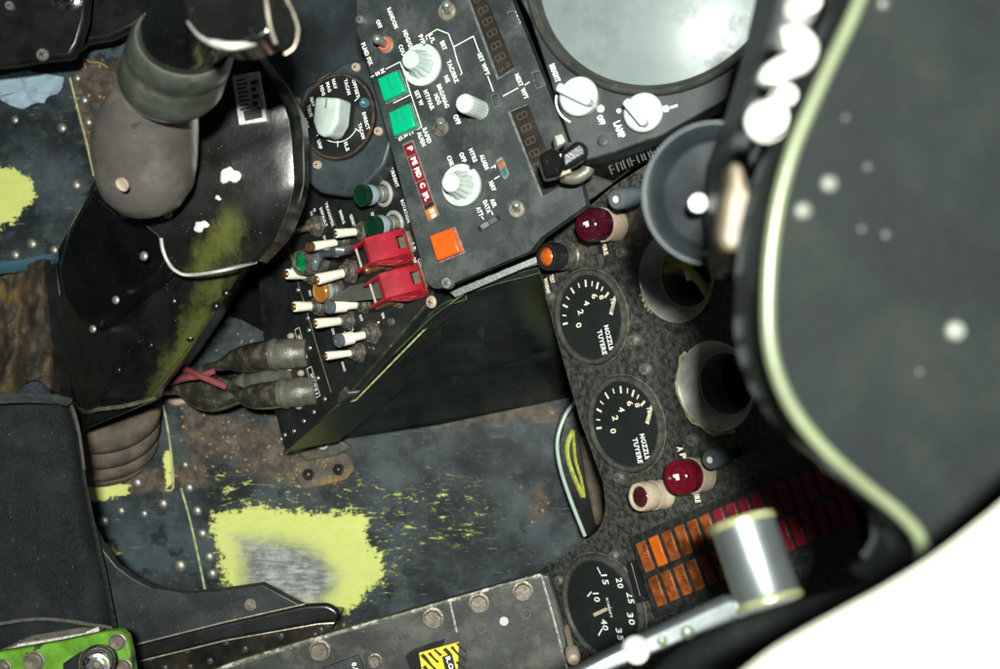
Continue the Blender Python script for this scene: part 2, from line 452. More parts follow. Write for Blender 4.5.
M_['steel']   = paint('polished_steel', (.42,.47,.48), .3, .9, var=.1, vs=40, bump=.04)
M_['redlamp2'] = paint('deep_maroon_lens', (.045,.004,.010), .12, var=.3, vs=100, coat=1, bump=.05)
M_['redlamp'] = paint('dark_red_lens', (.10,.004,.010), .12, var=.3, vs=100, coat=1, bump=.05)
M_['brownlamp']= paint('maroon_lens', (.05,.008,.008), .12, var=.3, coat=1)
M_['orangelamp']= paint('orange_lens', (.50,.09,.008), .2, var=.35, vs=160, coat=1)
M_['ceramic'] = paint('beige_collar', (.42,.34,.25), .5, var=.15, vs=200, grime=((.2,.15,.1),.25,200), bump=.1)
M_['cable']   = paint('yellow_green_cable', (.33,.36,.06), .5, var=.3)
M_['mauve']   = paint('mauve_cable', (.2,.1,.11), .5)
M_['paper']   = paint('pale_blue_paper', (.60,.76,.86), .75, var=.06, vs=40, bump=.3, bs=60)
M_['sidewall']= paint('dark_blue_wall', (.018,.026,.03), .5, var=.5, vs=22, grime=((.04,.045,.04),.3,30), bump=.1)
M_['sheenglass']= paint('display_glass_sheen', (.19,.235,.225), .36, var=.16, vs=9, grime=((.13,.155,.15),.6,22), specks=((.33,.36,.35),.08,260), coat=.0, bump=0)  # flash reflection on the glass put into its pale diffuse colour
M_['lampskirt']= flat('grey_lamp_rim', (.13,.15,.155), .4)
M_['bezel']   = paint('display_bezel', (.035,.038,.034), .4, var=.3, vs=60, grime=((.09,.08,.05),.25,80), edge=((.15,.14,.1),.0006,.5), bump=.1)
M_['mintedge'] = flat('mint_edge', (.42,.55,.47), .3)
M_['railw']   = paint('white_rail', (.85,.86,.72), .35, var=.04)
M_['railedge']= paint('yellow_rail_edge', (.45,.45,.18), .45, var=.2)
M_['dust']    = flat('twig', (.3,.2,.09), .8)
M_['plateprint']= paint('printed_metal_plate', (.55,.55,.52), .5, 0, var=.2, vs=200, grime=((.3,.16,.05),.2,130))
M_['seampale'] = paint('primer_seam', (.40,.44,.2), .6, var=.4, vs=200)
# ------------------------------------------------------------------ the floor with its worn paint
def seg_d(p, a, b):
    abx, aby = b[0]-a[0], b[1]-a[1]; l = abx*abx+aby*aby
    t = max(0, min(1, ((p[0]-a[0])*abx + (p[1]-a[1])*aby)/(l or 1)))
    return math.hypot(p[0]-a[0]-abx*t, p[1]-a[1]-aby*t)
def field(p, pg, soft):
    """1 inside the pixel polygon, 0 outside, .5 on its edge"""
    d = 1e9; ins = False; n = len(pg)
    for i in range(n):
        a, b = pg[i], pg[(i+1) % n]; d = min(d, seg_d(p, a, b))
        if (a[1] > p[1]) != (b[1] > p[1]) and p[0] < (b[0]-a[0])*(p[1]-a[1])/(b[1]-a[1]) + a[0]: ins = not ins
    return max(0, min(1, .5 + (d if ins else -d)/(2*soft)))
PRM = [([(209,512),(250,506),(318,510),(352,508),(370,522),(366,540),(386,556),(384,578),(362,600),(342,622),(325,640),(250,640),(226,590),(214,545)], 16),
       ([(80,484),(100,480),(130,484),(128,496),(84,504)], 6), ([(163,452),(170,446),(173,486),(165,489)], 5),
       ([(103,541),(114,546),(124,553),(108,558)], 5),
       ([(-40,164),(14,166),(32,180),(38,200),(20,214),(6,228),(-40,230)], 9)]
BARE = [([(232,535),(262,532),(300,540),(328,552),(344,578),(326,612),(280,612),(240,590)], 22)]
RUST = [([(180,400),(240,405),(290,415),(330,448),(360,450),(356,478),(330,492),(292,492),(255,486),(225,470),(190,480),(160,440)], 36),
        ([(78,470),(205,462),(214,480),(200,492),(80,500)], 9), ([(66,75),(82,72),(112,175),(95,180)], 9),
        ([(66,60),(150,60),(150,110),(80,110)], 14), ([(560,440),(585,440),(612,530),(590,545)], 14), ([(520,490),(545,480),(556,520),(530,540)], 20), ([(420,405),(560,400),(560,425),(430,432)], 18), ([(-40,330),(90,330),(90,480),(-40,480)], 20)]
SCR = [([(370,495),(430,470),(480,482),(500,520),(470,545),(410,545),(375,530)], 34),
       ([(210,470),(380,480),(420,520),(400,600),(215,600)], 26)]
x0, x1 = P(-70, 0, 0).x, P(680, 0, 0).x; y0, y1 = P(0, 720, 0).y, P(0, -40, 0).y
st = .0025
xs = [-1.5, -.9] + [x0 + st*i for i in range(int((x1-x0)/st)+1)] + [.6, 1.5]
ys = [-1.5, -.8] + [y0 + st*i for i in range(int((y1-y0)/st)+1)] + [.8, 1.5]
me = bpy.data.meshes.new('floor')
vs = []; A = {'primer': [], 'bare': [], 'dirt': [], 'scratch': []}
for y in ys:
    for x in xs:
        z = 0
        p = (CX + x*F/H, CY - y*F/H)
        inb = -75 < p[0] < 690 and -45 < p[1] < 730
        for nm, L in (('primer', PRM), ('bare', BARE), ('dirt', RUST), ('scratch', SCR)):
            A[nm].append(max(field(p, g, s) for g, s in L) if inb else 0)
        if inb: z = .0016*(noise.noise((x*14, y*14, 1.3))) + .0006*noise.noise((x*50, y*50, 4))
        vs.append((x, y, z))
nx = len(xs)
me.from_pydata(vs, [], [(j*nx+i, j*nx+i+1, (j+1)*nx+i+1, (j+1)*nx+i) for j in range(len(ys)-1) for i in range(nx-1)])
for nm, d in A.items():
    at = me.attributes.new(nm, 'FLOAT', 'POINT'); at.data.foreach_set('value', d)
for p_ in me.polygons: p_.use_smooth = True
m, nt, b, co = newmat('floor_paint')
def attr(nm):
    a = nt.nodes.new('ShaderNodeAttribute'); a.attribute_name = nm; return a.outputs['Fac']
def warped(rot, sc_):
    mp = nt.nodes.new('ShaderNodeMapping'); mp.inputs['Rotation'].default_value = (0, 0, rot); mp.inputs['Scale'].default_value = sc_
    nt.links.new(co, mp.inputs['Vector']); return mp.outputs[0]
big = _noise(nt, co, 14, 6, .65)
base = _mix(nt, _ramp(nt, big, .36, .66), (.008,.0125,.015), (.056,.076,.082))
mott = _ramp(nt, _noise(nt, co, 70, 8, .75, .5), .5, .72)
base = _mix(nt, _math(nt, 'MULTIPLY', mott, .55), base, (.085,.105,.105))
base = _mix(nt, _math(nt, 'MULTIPLY', _ramp(nt, _noise(nt, co, 38, 7, .7), .54, .60), .85), base, (.009,.015,.016))
hair = _ramp(nt, _noise(nt, warped(.5, (1, 12, 1)), 60, 3, .6), .66, .7)
hair = _math(nt, 'ADD', hair, _ramp(nt, _noise(nt, warped(-.4, (1, 14, 1)), 50, 3, .6), .67, .71))
base = _mix(nt, _math(nt, 'MULTIPLY', hair, .7), base, (.2,.22,.2))
# dirt
dn = _math(nt, 'ADD', attr('dirt'), _math(nt, 'MULTIPLY', _math(nt, 'SUBTRACT', _noise(nt, co, 40, 8, .75), .5), 1.6))
dirtc = _mix(nt, _ramp(nt, _noise(nt, co, 90, 6, .7), .35, .7), (.04,.031,.024), (.16,.118,.085))
base = _mix(nt, _math(nt, 'MULTIPLY', _ramp(nt, dn, .45, .85), .9), base, dirtc)
vo = nt.nodes.new('ShaderNodeTexVoronoi'); vo.inputs['Scale'].default_value = 210; nt.links.new(co, vo.inputs['Vector'])
sp = _math(nt, 'MULTIPLY', _math(nt, 'LESS_THAN', vo.outputs['Distance'], .26), _ramp(nt, _noise(nt, co, 60, 3), .55, .62))
base = _mix(nt, _math(nt, 'MULTIPLY', sp, _ramp(nt, attr('dirt'), .3, .6)), base, (.42,.2,.04))
# primer showing where paint is worn away
jag = _math(nt, 'MULTIPLY', _math(nt, 'SUBTRACT', _noise(nt, co, 60, 10, .8, .3), .5), 1.7)
jag2 = _math(nt, 'MULTIPLY', _math(nt, 'SUBTRACT', _noise(nt, warped(.25, (1, 4, 1)), 90, 6, .7), .5), .7)
jag3 = _math(nt, 'MULTIPLY', _math(nt, 'SUBTRACT', _noise(nt, co, 230, 6, .8), .5), 1.1)
pm = _ramp(nt, _math(nt, 'ADD', _math(nt, 'ADD', _math(nt, 'ADD', attr('primer'), jag), jag2), jag3), .50, .60)
s1 = _ramp(nt, _noise(nt, warped(-.75, (1, 3.2, 1)), 60, 9, .8, .5), .575, .6)
s2 = _ramp(nt, _noise(nt, warped(.55, (1, 6, 1)), 60, 8, .75, .3), .60, .625)
sm = _math(nt, 'MULTIPLY', _math(nt, 'MAXIMUM', s1, s2), _ramp(nt, attr('scratch'), .35, .75))
pm = _math(nt, 'MAXIMUM', pm, sm)
pc = _mix(nt, _noise(nt, co, 120, 5), (.56,.62,.13), (.72,.76,.27))
base = _mix(nt, pm, base, pc)
bm_ = _ramp(nt, _math(nt, 'ADD', attr('bare'), _math(nt, 'MULTIPLY', _math(nt, 'SUBTRACT', _noise(nt, co, 60, 9, .8), .5), .8)), .3, .95)
bare = _mix(nt, _ramp(nt, _math(nt, 'ADD', _math(nt, 'MULTIPLY', _noise(nt, warped(.3, (1, 5, 1)), 70, 8, .75), .5), _math(nt, 'MULTIPLY', _noise(nt, co, 22, 5, .7), .5)), .42, .62), (.10,.11,.14), (.50,.52,.56))
base = _mix(nt, _math(nt, 'MULTIPLY', bm_, .92), base, bare)
nt.links.new(base, b.inputs['Base Color'])
rr = _math(nt, 'ADD', .40, _math(nt, 'MULTIPLY', _noise(nt, co, 50, 4), .25)); nt.links.new(rr, b.inputs['Roughness'])
bp = nt.nodes.new('ShaderNodeBump'); bp.inputs['Strength'].default_value = .5; bp.inputs['Distance'].default_value = .0006
nt.links.new(_math(nt, 'ADD', _noise(nt, co, 300, 6, .7), _math(nt, 'MULTIPLY', pm, -1.0)), bp.inputs['Height']); nt.links.new(bp.outputs[0], b.inputs['Normal'])
b.inputs['Specular IOR Level'].default_value = .22
me.materials.append(m)
M_['floor'] = m
floor = bpy.data.objects.new('floor', me); COL.objects.link(floor); tag(floor, kind='structure')
ROOTM['floor'] = Matrix.Identity(4)
# lapped sheets: thin seams of bare primer and rivets
bm = BM()
for path in ([(163,405),(168,430),(172,462),(173,488),(165,490)], [(181,488),(190,520),(199,560),(207,600)], [(70,78),(78,110),(86,140),(94,176)]):
    tube(bm, [P(x, y, .0008) for x, y in path], .0009, 6, 4)
obj('lap_seam', bm, M_['seampale'], floor)
def rivet_bm(r=.0038, h=.0022):
    b_ = BM(); lathe(b_, [(r, 0), (r*.95, h*.4), (r*.7, h*.82), (r*.35, h), (1e-5, h*1.04)], None, 14, cap=False); return b_
riv = None
for x, y, s in ((137,483,1.2),(189,488,1.1),(163,504,1.2),(121,511,.9),(144,514,.9),(104,521,1.1),(197,511,1.2),(202,534,1.2),(209,557,1.2),(212,574,1.2),(185,465,.8),
                (62,128,1.1),(76,185,1.2),(84,100,1),(88,122,1),(93,147,1),(32,244,1.2),(15,255,1.1),(54,250,1),(77,78,.9),(180,566,1.5),(78,560,1),(15,120,.9)):
    if riv is None: riv = obj('rivet', rivet_bm(), M_['metal'], floor); o = riv
    else: o = riv.copy(); COL.objects.link(o)
    o.location = P(x, y, 0); o.scale = (s, s, s)
# bits of debris
t = thing('torn_paper', 'crumpled pale blue scrap of paper on the floor under the black box', 'paper', P(25, 90, .004))
bm = BM(); rng = random.Random(3); N = 34
ring = [(-30,80),(0,76),(16,72),(28,71),(40,73),(50,75),(64,77),(62,86),(60,92),(48,97),(44,102),(34,104),(22,109),(12,106),(4,102),(0,99),(-30,104)]
cc = P(22, 90, .006); cv = bm.verts.new(cc)
rv = []
for i, (x, y) in enumerate(ring):
    a, c = Vector((x, y)), Vector(ring[(i+1) % len(ring)])
    for k in range(4):
        q = a.lerp(c, k/4); q += Vector((rng.uniform(-1,1), rng.uniform(-1,1)))*.7
        rv.append(q)
layers = []
for f in (1, .8, .6, .4, .2):
    layers.append([bm.verts.new(P(22+(q.x-22)*f, 90+(q.y-90)*f, .004+.004*noise.noise((q.x*f*.09, q.y*f*.09, 2))+.0012*noise.noise((q.x*f*.3, q.y*f*.3, 5)))) for q in rv])
for a, c in zip(layers, layers[1:]):
    for i in range(len(rv)): bm.faces.new((a[i], a[(i+1) % len(rv)], c[(i+1) % len(rv)], c[i]))
for i in range(len(rv)): bm.faces.new((layers[-1][i], layers[-1][(i+1) % len(rv)], cv))
bmesh.ops.solidify(bm, geom=bm.faces[:], thickness=.0004)
obj('sheet', bm, M_['paper'], t, world=True)
bm = BM(); tube(bm, [P(84,58,.004), P(90,62,.006), P(100,63,.005), P(108,68,.003)], .0008, 6)
tube(bm, [P(83,58,.003), P(86,69,.003)], .0007, 6)
tag(obj('dry_twig', bm, M_['dust']), 'thin dry straw twig lying beside the pale blue paper', 'twig')
bm = BM(); 
for i in range(120):
    x, y = rng.uniform(175, 345), rng.uniform(400, 480)
    if rng.random() < .35: x, y = rng.uniform(215, 300), rng.uniform(310, 400)
    p = P(x, y, .001); s = rng.uniform(.0005, .0015)
    box(bm, p, (s*rng.uniform(1, 3), s, s*.7), None, rng.uniform(0, 3))
tag(obj('grit', bm, M_['dust']), 'sandy grit and crumbs scattered over the dirty floor', 'grit', kind='stuff')

# ------------------------------------------------------------------ side wall, far corner, black sheet for a shaded gap
bm = BM(); slab(bm, [(255,-60,.10),(372,-60,.12),(372,75,.12),(340,110,.10),(270,190,.08),(255,120,.08)], .09)
w = obj('wall_and_shade', bm, M_['sidewall'], bevel=.002); tag(w, kind='structure')
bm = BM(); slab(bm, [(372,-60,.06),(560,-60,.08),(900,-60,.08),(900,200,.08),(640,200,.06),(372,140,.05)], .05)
w = obj('wall_and_shade', bm, M_['void']); tag(w, kind='structure')
bm = BM(); slab(bm, [(255,150,.05),(320,150,.05),(320,352,.03),(282,350,.02),(262,330,.02),(240,318,.02),(214,312,.02),(240,262,.03)], .018)  # black sheet added for the deep shade between housing and switch panel
w = obj('wall_and_shade', bm, M_['void']); tag(w, kind='structure')
# black box in the top-left corner
t = thing('equipment_box', 'black box with a chrome button in the top left corner', 'box', P(60, 20, .1))
bm = BM(); slab(bm, [(-60,-60,.09),(60,-60,.09),(88,-10,.09),(85,20,.09),(78,44,.09),(70,57,.09),(40,60,.09),(18,64,.09),(-60,72,.09)], .012)
obj('case', bm, M_['black'], t, bevel=.003, world=True)
bm = BM(); slab(bm, [(84,-60,.055),(160,-60,.055),(160,8,.055),(135,26,.055),(110,38,.055),(84,42,.055),(76,50,.055)], .012)
obj('side_flange', bm, M_['black'], t, bevel=.003, world=True)
M = Matrix.Translation(P(66, -6, .09))
bm = BM(); lathe(bm, [(.0125,0),(.0125,.003),(.0105,.004),(.0085,.0035),(.0085,.006),(.0065,.009),(.001,.0095)], M, 32)
obj('button', bm, M_['chrome'], t, world=True)
def screw_bm(r=.0035, h=.002, slot=True):
    b_ = BM(); lathe(b_, [(r, 0), (r, h*.5), (r*.8, h), (1e-5, h*1.05)], None, 18, cap=False)
    return b_
def screw(parent, M, r=.0035, h=.0022, mt='metal', name='screw'):
    """pan head with a dark cross slot, as one mesh with two materials"""
    b_ = screw_bm(r, h)
    for k in (0, 1): box(b_, (0, 0, h*1.02), ((1.1 if k else .17)*r, (.17 if k else 1.1)*r, h*.1), None, .5)
    b_.transform(M)
    o = obj(name, b_, M_[mt], parent, world=parent is not None)
    o.data.materials.append(M_['slot'])
    n = len(o.data.polygons)
    for i in range(n-12, n): o.data.polygons[i].material_index = 1
    return o
screw(t, Matrix.Translation(P(43, 55, .09)), .0048)
screw(t, Matrix.Translation(P(10, 6, .09)), .0035)
# stained canvas gaiter and webbing at the left edge
t = thing('canvas_gaiter', 'crumpled brown canvas gaiter stained ochre at the left edge', 'gaiter', P(20, 340, .02))
bm = BM(); NU, NV = 60, 70; g = []
for j in range(NV+1):
    row = []
    for i in range(NU+1):
        s, r_ = i/NU, j/NV
        px = -40 + s*(102 if r_ > .2 else 96); py = 268 + r_*165 + 10*math.sin(s*5)
        z = .045 + .022*math.sin(s*9 + 2.2*noise.noise((r_*2, s*2, 1))) * (.6+.4*r_) + .03*noise.noise((s*3, r_*3, 7)) + .006*noise.noise((s*14, r_*14, 2))
        z *= min(1, (1-s)*9+.05)
        z += .02*r_
        row.append(bm.verts.new(P(px, py, z)))
    g.append(row)
for j in range(NV):
    for i in range(NU): bm.faces.new((g[j][i], g[j][i+1], g[j+1][i+1], g[j+1][i]))
bmesh.ops.solidify(bm, geom=bm.faces[:], thickness=.001)
obj('canvas', bm, M_['canvas'], t, world=True, sharp=80)
bm = BM()
pts = [P(-40, 272, .045), P(0, 268, .045), P(20, 266, .042), P(44, 261, .036), P(58, 258, .025)]
tube(bm, pts, [.0062, .0062, .006, .0058, .005], 14, 6, flat=.35)
tag(obj('webbing_strap', bm, M_['strapblue']), 'teal woven strap lying across the top of the stained canvas', 'strap')
# rubber bellows under the column foot
t = thing('rubber_bellows', 'dusty brown folds of rubber round the foot of the control column', 'bellows', P(112, 445, .0))
bm = BM()
for k, (dy, r, z) in enumerate(((0, .0115, .06), (17, .0105, .042), (31, .0095, .022), (41, .006, .008))):
    pts = [P(70, 440+dy-8, z-.015), P(82, 438+dy, z), P(108, 437+dy, z+.004), P(130, 430+dy, z), P(146, 416+dy, z-.008), P(152, 398+dy, z-.02)]
    tube(bm, pts, [r*.8, r, r*1.05, r, r*.9, r*.6], 12)
obj('folds', bm, M_['bellow'], t, world=True, sharp=80)
# ------------------------------------------------------------------ column housing
def hull(bm, top, bot):
    vt = [bm.verts.new(P(*p)) for p in top]; vb = [bm.verts.new(P(*p)) for p in bot]; n = len(vt)
    bm.faces.new(vt); bm.faces.new(list(reversed(vb)))
    for i in range(n): bm.faces.new((vt[i], vb[i], vb[(i+1) % n], vt[(i+1) % n]))
t = thing('column_housing', 'long glossy black sheet metal housing with yellow wear below the control stick', 'housing', P(110, 330, 0))
# lower shaft: ridge from (170,268) to (99,400)
bm = BM()
R0, R1 = (168,262,.225), (99,402,.12)
E0, E1, E2 = (262,250,.195), (190,350,.13), (148,403,.09)
def B0(p, z=.01): return (p[0], p[1], z)
vs = [(172,250,.235),(262,240,.20),(189,350,.135),(156,392,.105),(142,403,.09),(84,431,.085),(99,400,.115),(176,270,.228)]
V = {k: P(*p) for k, p in dict(a=(178,245,.236), b=(262,240,.222), c=(190,350,.185), d=(150,402,.166), e=(84,430,.14), f=(101,396,.18),
     g=(60,300,.09), h=(58,250,.10), i=(72,400,.08), j=(95,180,.14),
     cb=(200,352,.0), db=(160,400,.0), bb=(262,262,.0), ab=(200,200,.0), eb=(90,428,.01), jb=(110,200,0)).items()}
def face(bm, *ks): bm.faces.new([V_[k] for k in ks])
V_ = {k: bm.verts.new(p) for k, p in V.items()}
face(bm,'a','b','c','d','f'); face(bm,'f','d','e'); face(bm,'a','f','e','i','g','h','j')
face(bm,'b','bb','cb','c'); face(bm,'c','cb','db','d'); face(bm,'d','db','eb','e')
obj('shaft', bm, M_['housingw'], t, bevel=.0025, world=True, sharp=25)
# flange strip along the dark left side
bm = BM(); slab(bm, [(45,272,.075),(56,262,.08),(64,330,.075),(75,388,.06),(84,428,.05),(76,426,.05),(60,396,.055),(52,340,.07)], .03)
obj('side_flange', bm, M_['black'], t, bevel=.001, world=True)
# dark cover with the rounded end on the left
bm = BM()
slab(bm, [(88,185,.245),(120,205,.262),(160,200,.27),(176,262,.245),(150,302,.215),(118,326,.185),(98,332,.175),(78,322,.16),(62,300,.155),(57,262,.165),(66,225,.20)], .10)
obj('left_cover', bm, M_['housing'], t, bevel=.006, seg=3, world=True)
# upper cowl: smooth swelling that carries the plate
bm = BM(); N, Mv = 16, 22; g = []
def lerp(a, b, s): return a + (b-a)*s
LEFT = [(150,40),(140,110),(112,180),(120,206),(146,226),(161,238),(166,262),(178,272),(186,274)]
RIGHT = [(258,48),(283,80),(300,112),(303,135),(303,160),(303,182),(296,208),(282,238),(259,261)]
LZ = [.268,.268,.262,.262,.26,.258,.254,.25,.248]; RZ = [.272,.272,.268,.268,.267,.266,.262,.256,.250]
for j in range(Mv+1):
    q = j/Mv*(len(LEFT)-1); k = min(int(q), len(LEFT)-2); f = q-k
    l = Vector((lerp(LEFT[k][0],LEFT[k+1][0],f), lerp(LEFT[k][1],LEFT[k+1][1],f))); r_ = Vector((lerp(RIGHT[k][0],RIGHT[k+1][0],f), lerp(RIGHT[k][1],RIGHT[k+1][1],f)))
    lz, rz = lerp(LZ[k],LZ[k+1],f), lerp(RZ[k],RZ[k+1],f); row = []
    for i in range(N+1):
        s = i/N; s = s if s < .5 else .5 + (s-.5)*1.0; p = l.lerp(r_, s)
        z = lerp(lz, rz, s) + .0015*math.sin(PI*s)
        if s > .91: z -= (1-math.sqrt(max(0, 1-((s-.91)/.09)**2)))*.014
        row.append(bm.verts.new(P(p.x, p.y, z)))
    g.append(row)
for j in range(Mv):
    for i in range(N): bm.faces.new((g[j][i], g[j][i+1], g[j+1][i+1], g[j+1][i]))
bmesh.ops.recalc_face_normals(bm, faces=bm.faces)
bmesh.ops.solidify(bm, geom=bm.faces[:], thickness=.002)
# side skirt of the cowl
vb = [(row[-1], row[-1].co) for row in g]
prev = None
for v, c in vb:
    q = bm.verts.new(Vector((c.x, c.y, c.z-.02)))
    if prev: bm.faces.new((prev[0], v, q, prev[1]))
    prev = (v, q)
obj('cowl', bm, M_['housingw'], t, world=True, sharp=50)
bm = BM(); tube(bm, [P(161,238,.26), P(163,250,.258), P(168,262,.256), P(176,271,.253), P(190,275,.251), P(225,270,.253), P(256,262,.24)], .0011, 8)
obj('lip', bm, M_['alu'], t, world=True)
bm = BM(); tube(bm, [P(301,118,.254), P(303.5,160,.252), P(302,190,.248), P(292,214,.243), P(260,260,.235)], .0006, 8)
obj('lip', bm, M_['trim'], t, world=True)
# lower hem of the shaft
bm = BM(); tube(bm, [P(74,404,.10), P(86,412,.16), P(99,409,.176), P(125,406,.173), P(155,398,.169)], .0015, 8)
obj('hem', bm, M_['blackp'], t, world=True)
rv = None
for x, y, z in ((168,214,.268),(144,256,.262),(116,300,.205),(93,329,.172),(174,301,.2175),(226,293,.207),(216,306,.2025),(150,345,.2),(190,338,.1895),(118,370,.19)):
    o = obj('rivet', rivet_bm(.0027, .0015), M_['metal' if z in (.268,.262,.205,.172) else 'housingw'], t, world=False)
    o.location = P(x, y, z) - ROOTM[t.name].translation; o.rotation_euler = (0, -.3 if x < 170 else .15, 0)
# printed data plate, white paint blob
bm = BM(); slab(bm, [(232,76,.2745),(259,71,.2750),(267,121,.2735),(239,125,.2715)], .007)
pn = obj('data_plate', bm, M_['plateprint'], t, bevel=.0004, world=True)
bm = BM()
def quad(bm, pts, z): 
    vv = [bm.verts.new(P(x, y, .2753)) for x, y in pts]; bm.faces.new(vv)
for k in range(8):
    y = 80+k*4.1; x = 236+k*.6
    quad(bm, [(x,y),(x+9+(k%2)*2,y-1.6),(x+9+(k%2)*2,y-.1),(x,y+1.6)], .2558)
for k in range(4):
    y = 81+k*7; x = 250+k*.8
    quad(bm, [(x,y),(x+7-(k%2)*3,y-1.2),(x+8-(k%2)*2,y+2.5),(x+1,y+4)], .2556)
quad(bm, [(243,111),(261,107.5),(262.5,117),(245,120.5)], .2545)
bm.transform(ROOTM[t.name].inverted())
me = bpy.data.meshes.new('plate_printing'); bm.to_mesh(me); bm.free(); me.materials.append(M_['blackink'])
o = bpy.data.objects.new('plate_printing', me); COL.objects.link(o); o.parent = t
def blob(bm, px, py, z, rx, ry, h, seed, seg=22):
    rg = random.Random(seed); ph = [rg.uniform(0, 6.28) for _ in range(4)]
    c = P(px, py, z+h-.006); rings = []
    for f, hh in ((1, 0), (.85, .7), (.5, 1)):
        rings.append([bm.verts.new(P(px+math.cos(a)*rx*f*(1+.22*math.sin(2*a+ph[0])+.14*math.sin(3*a+ph[1])+.1*math.sin(5*a+ph[2])),
                                     py+math.sin(a)*ry*f*(1+.22*math.sin(2*a+ph[0])+.14*math.sin(3*a+ph[1])+.1*math.sin(5*a+ph[2])), z+h*hh-.006)) for a in [2*PI*k/seg for k in range(seg)]])
    for a, b2 in zip(rings, rings[1:]):
        for k in range(seg): bm.faces.new((a[k], a[(k+1)%seg], b2[(k+1)%seg], b2[k]))
    cv = bm.verts.new(c)
    for k in range(seg): bm.faces.new((rings[-1][k], rings[-1][(k+1)%seg], cv))
bm = BM(); blob(bm, 230, 175, .272, 9, 10, .0012, 4); blob(bm, 201, 226, .267, 7, 6, .0012, 9); blob(bm, 218, 198, .271, 3, 2.5, .0008, 2)
obj('paint_splash', bm, M_['offwhite'], t, world=True)

# ------------------------------------------------------------------ control stick
M_['collarw'] = paint('worn_bright_edge', (.52,.52,.48), .45, .4, var=.3, vs=200, chips=((.05,.05,.045),.6,150))
t = thing('control_stick', 'black aircraft control stick with chrome-worn grip and taupe rubber boot', 'control stick', P(150, 190, .28))
def oval(bm, secs, seg=40, cap=True):
    """secs: (px,py,z,rpx, squash): rings across the path, loosely round"""
    cs = [P(s[0], s[1], s[2]) for s in secs]; rings = []; ref = None
    for i, s in enumerate(secs):
        tg = (cs[min(i+1, len(cs)-1)] - cs[max(i-1, 0)]).normalized()
        if len(s) > 5: tg = Vector(s[5]).normalized()
        x = Vector((1, .35, 0)); x = (x - tg*x.dot(tg)).normalized(); y = tg.cross(x)
        r = s[3]*(H-s[2])/F; q = s[4] if len(s) > 4 else 1
        rings.append([bm.verts.new(cs[i] + x*(r*math.cos(2*PI*k/seg)) + y*(r*q*math.sin(2*PI*k/seg))) for k in range(seg)])
    for a, b2 in zip(rings, rings[1:]):
        for k in range(seg): bm.faces.new((a[k], a[(k+1)%seg], b2[(k+1)%seg], b2[k]))
    if cap: bm.faces.new(list(reversed(rings[0]))); bm.faces.new(rings[-1])
    return cs
AX = (.10, .27, .32)  # direction the column leans
def dense_(pts, n=3): return [(p.x, p.y) for p in smooth_path([Vector((x, y, 0)) for x, y in pts], n)]
AB = (.02, .30, .26)
bm = BM()
oval(bm, [(149,207,.285,4,1,AB),(149,205,.285,22,1,AB),(148,198,.288,36,1,AB),(147,184,.292,46,1,AB),(146,165,.30,50,1,AB),(145,148,.308,52,1,AB),(145,130,.318,52,1,AB),(147,114,.328,50,1,AB),(152,99,.338,46,1,AB),(158,86,.35,42,1,AB)])
boot = obj('rubber_boot', bm, M_['taupe'], t, world=True, sharp=70)
bm = BM()
M = axisM(P(123,184,.333), P(123,184,.333)+Vector((-.5,-.7,1)))
lathe(bm, [(.0035,0),(.0035,.001),(.0025,.0005)], M, 18)
obj('plug', bm, M_['ceramic'], t, world=True)
AC = (.15, .24, .50)
bm = BM(); oval(bm, [(170,85,.350,44,1,AC),(170.5,83,.353,48.5,1,AC),(172,79,.357,48,1,AC)])
obj('pale_ring', bm, paint('mauve_grey_ring', (.15,.13,.14), .4), t, world=True)
bm = BM()
oval(bm, [(171,80,.356,45,1,AC),(171.5,78,.358,51.5,1,AC),(178,58,.374,51.5,1,AC),(178.6,56,.376,50,1,AC),(179.5,54,.378,51.5,1,AC),(184,41,.389,50.5,1,AC),(185,38,.391,47,1,AC),(185,39,.390,43,1,AC)])
obj('collar', bm, M_['colring'], t, world=True)
bm = BM()
oval(bm, [(185,40,.388,44,1,AC),(185,37,.392,45,1,AC),(188,28,.399,44,1,AC),(193,14,.41,45,1,AC),(201,-2,.422,49,1,AC),(209,-18,.435,54,1,AC),(216,-40,.45,58,1,AC),(225,-90,.49,58,1,AC)])
obj('grip', bm, M_['grip'], t, world=True, sharp=60)
# flared hand rest at right with its bright worn edge
bm = BM(); slab(bm, [(x, y, .470 + (.004 if 195 < x < 262 and y < 30 else 0)) for x, y in dense_([(186,16),(198,32),(212,40.5),(228,44.5),(244,43.5),(258,39.5),(270,32)])] + [(278,-10,.47),(280,-60,.47),(182,-60,.47),(180,-10,.468)], .022)
obj('hand_rest', bm, M_['grip'], t, bevel=.008, seg=5, world=True, sharp=60)
bm = BM(); tube(bm, [P(188,22,.457), P(198,33,.463), P(212,42,.468), P(228,46,.470), P(244,45,.469), P(258,41,.464), P(270,33,.458)], [.0005,.0012,.0015,.0015,.0013,.0011,.0005], 10)
obj('worn_edge', bm, M_['collarw'], t, world=True)
bm = BM(); slab(bm, [(262,-60,.47),(268,6,.47),(270,30,.47),(276,46,.47),(287,54,.468),(294,46,.468),(298,30,.468),(292,10,.468),(280,-14,.468),(272,-60,.468)], .0022)
tr = obj('trigger_guard', bm, M_['grip'], t, bevel=.0006, world=True)
bm = BM(); tube(bm, [P(285,54,.469), P(294,47,.469), P(298,30,.469), P(292,10,.469), P(280,-14,.469), P(276,-40,.469)], .0005, 8)
tube(bm, [P(262,-40,.472), P(266,0,.472), P(270,26,.472), P(276,44,.472)], .0007, 8)
obj('worn_edge', bm, M_['collar'], t, world=True)
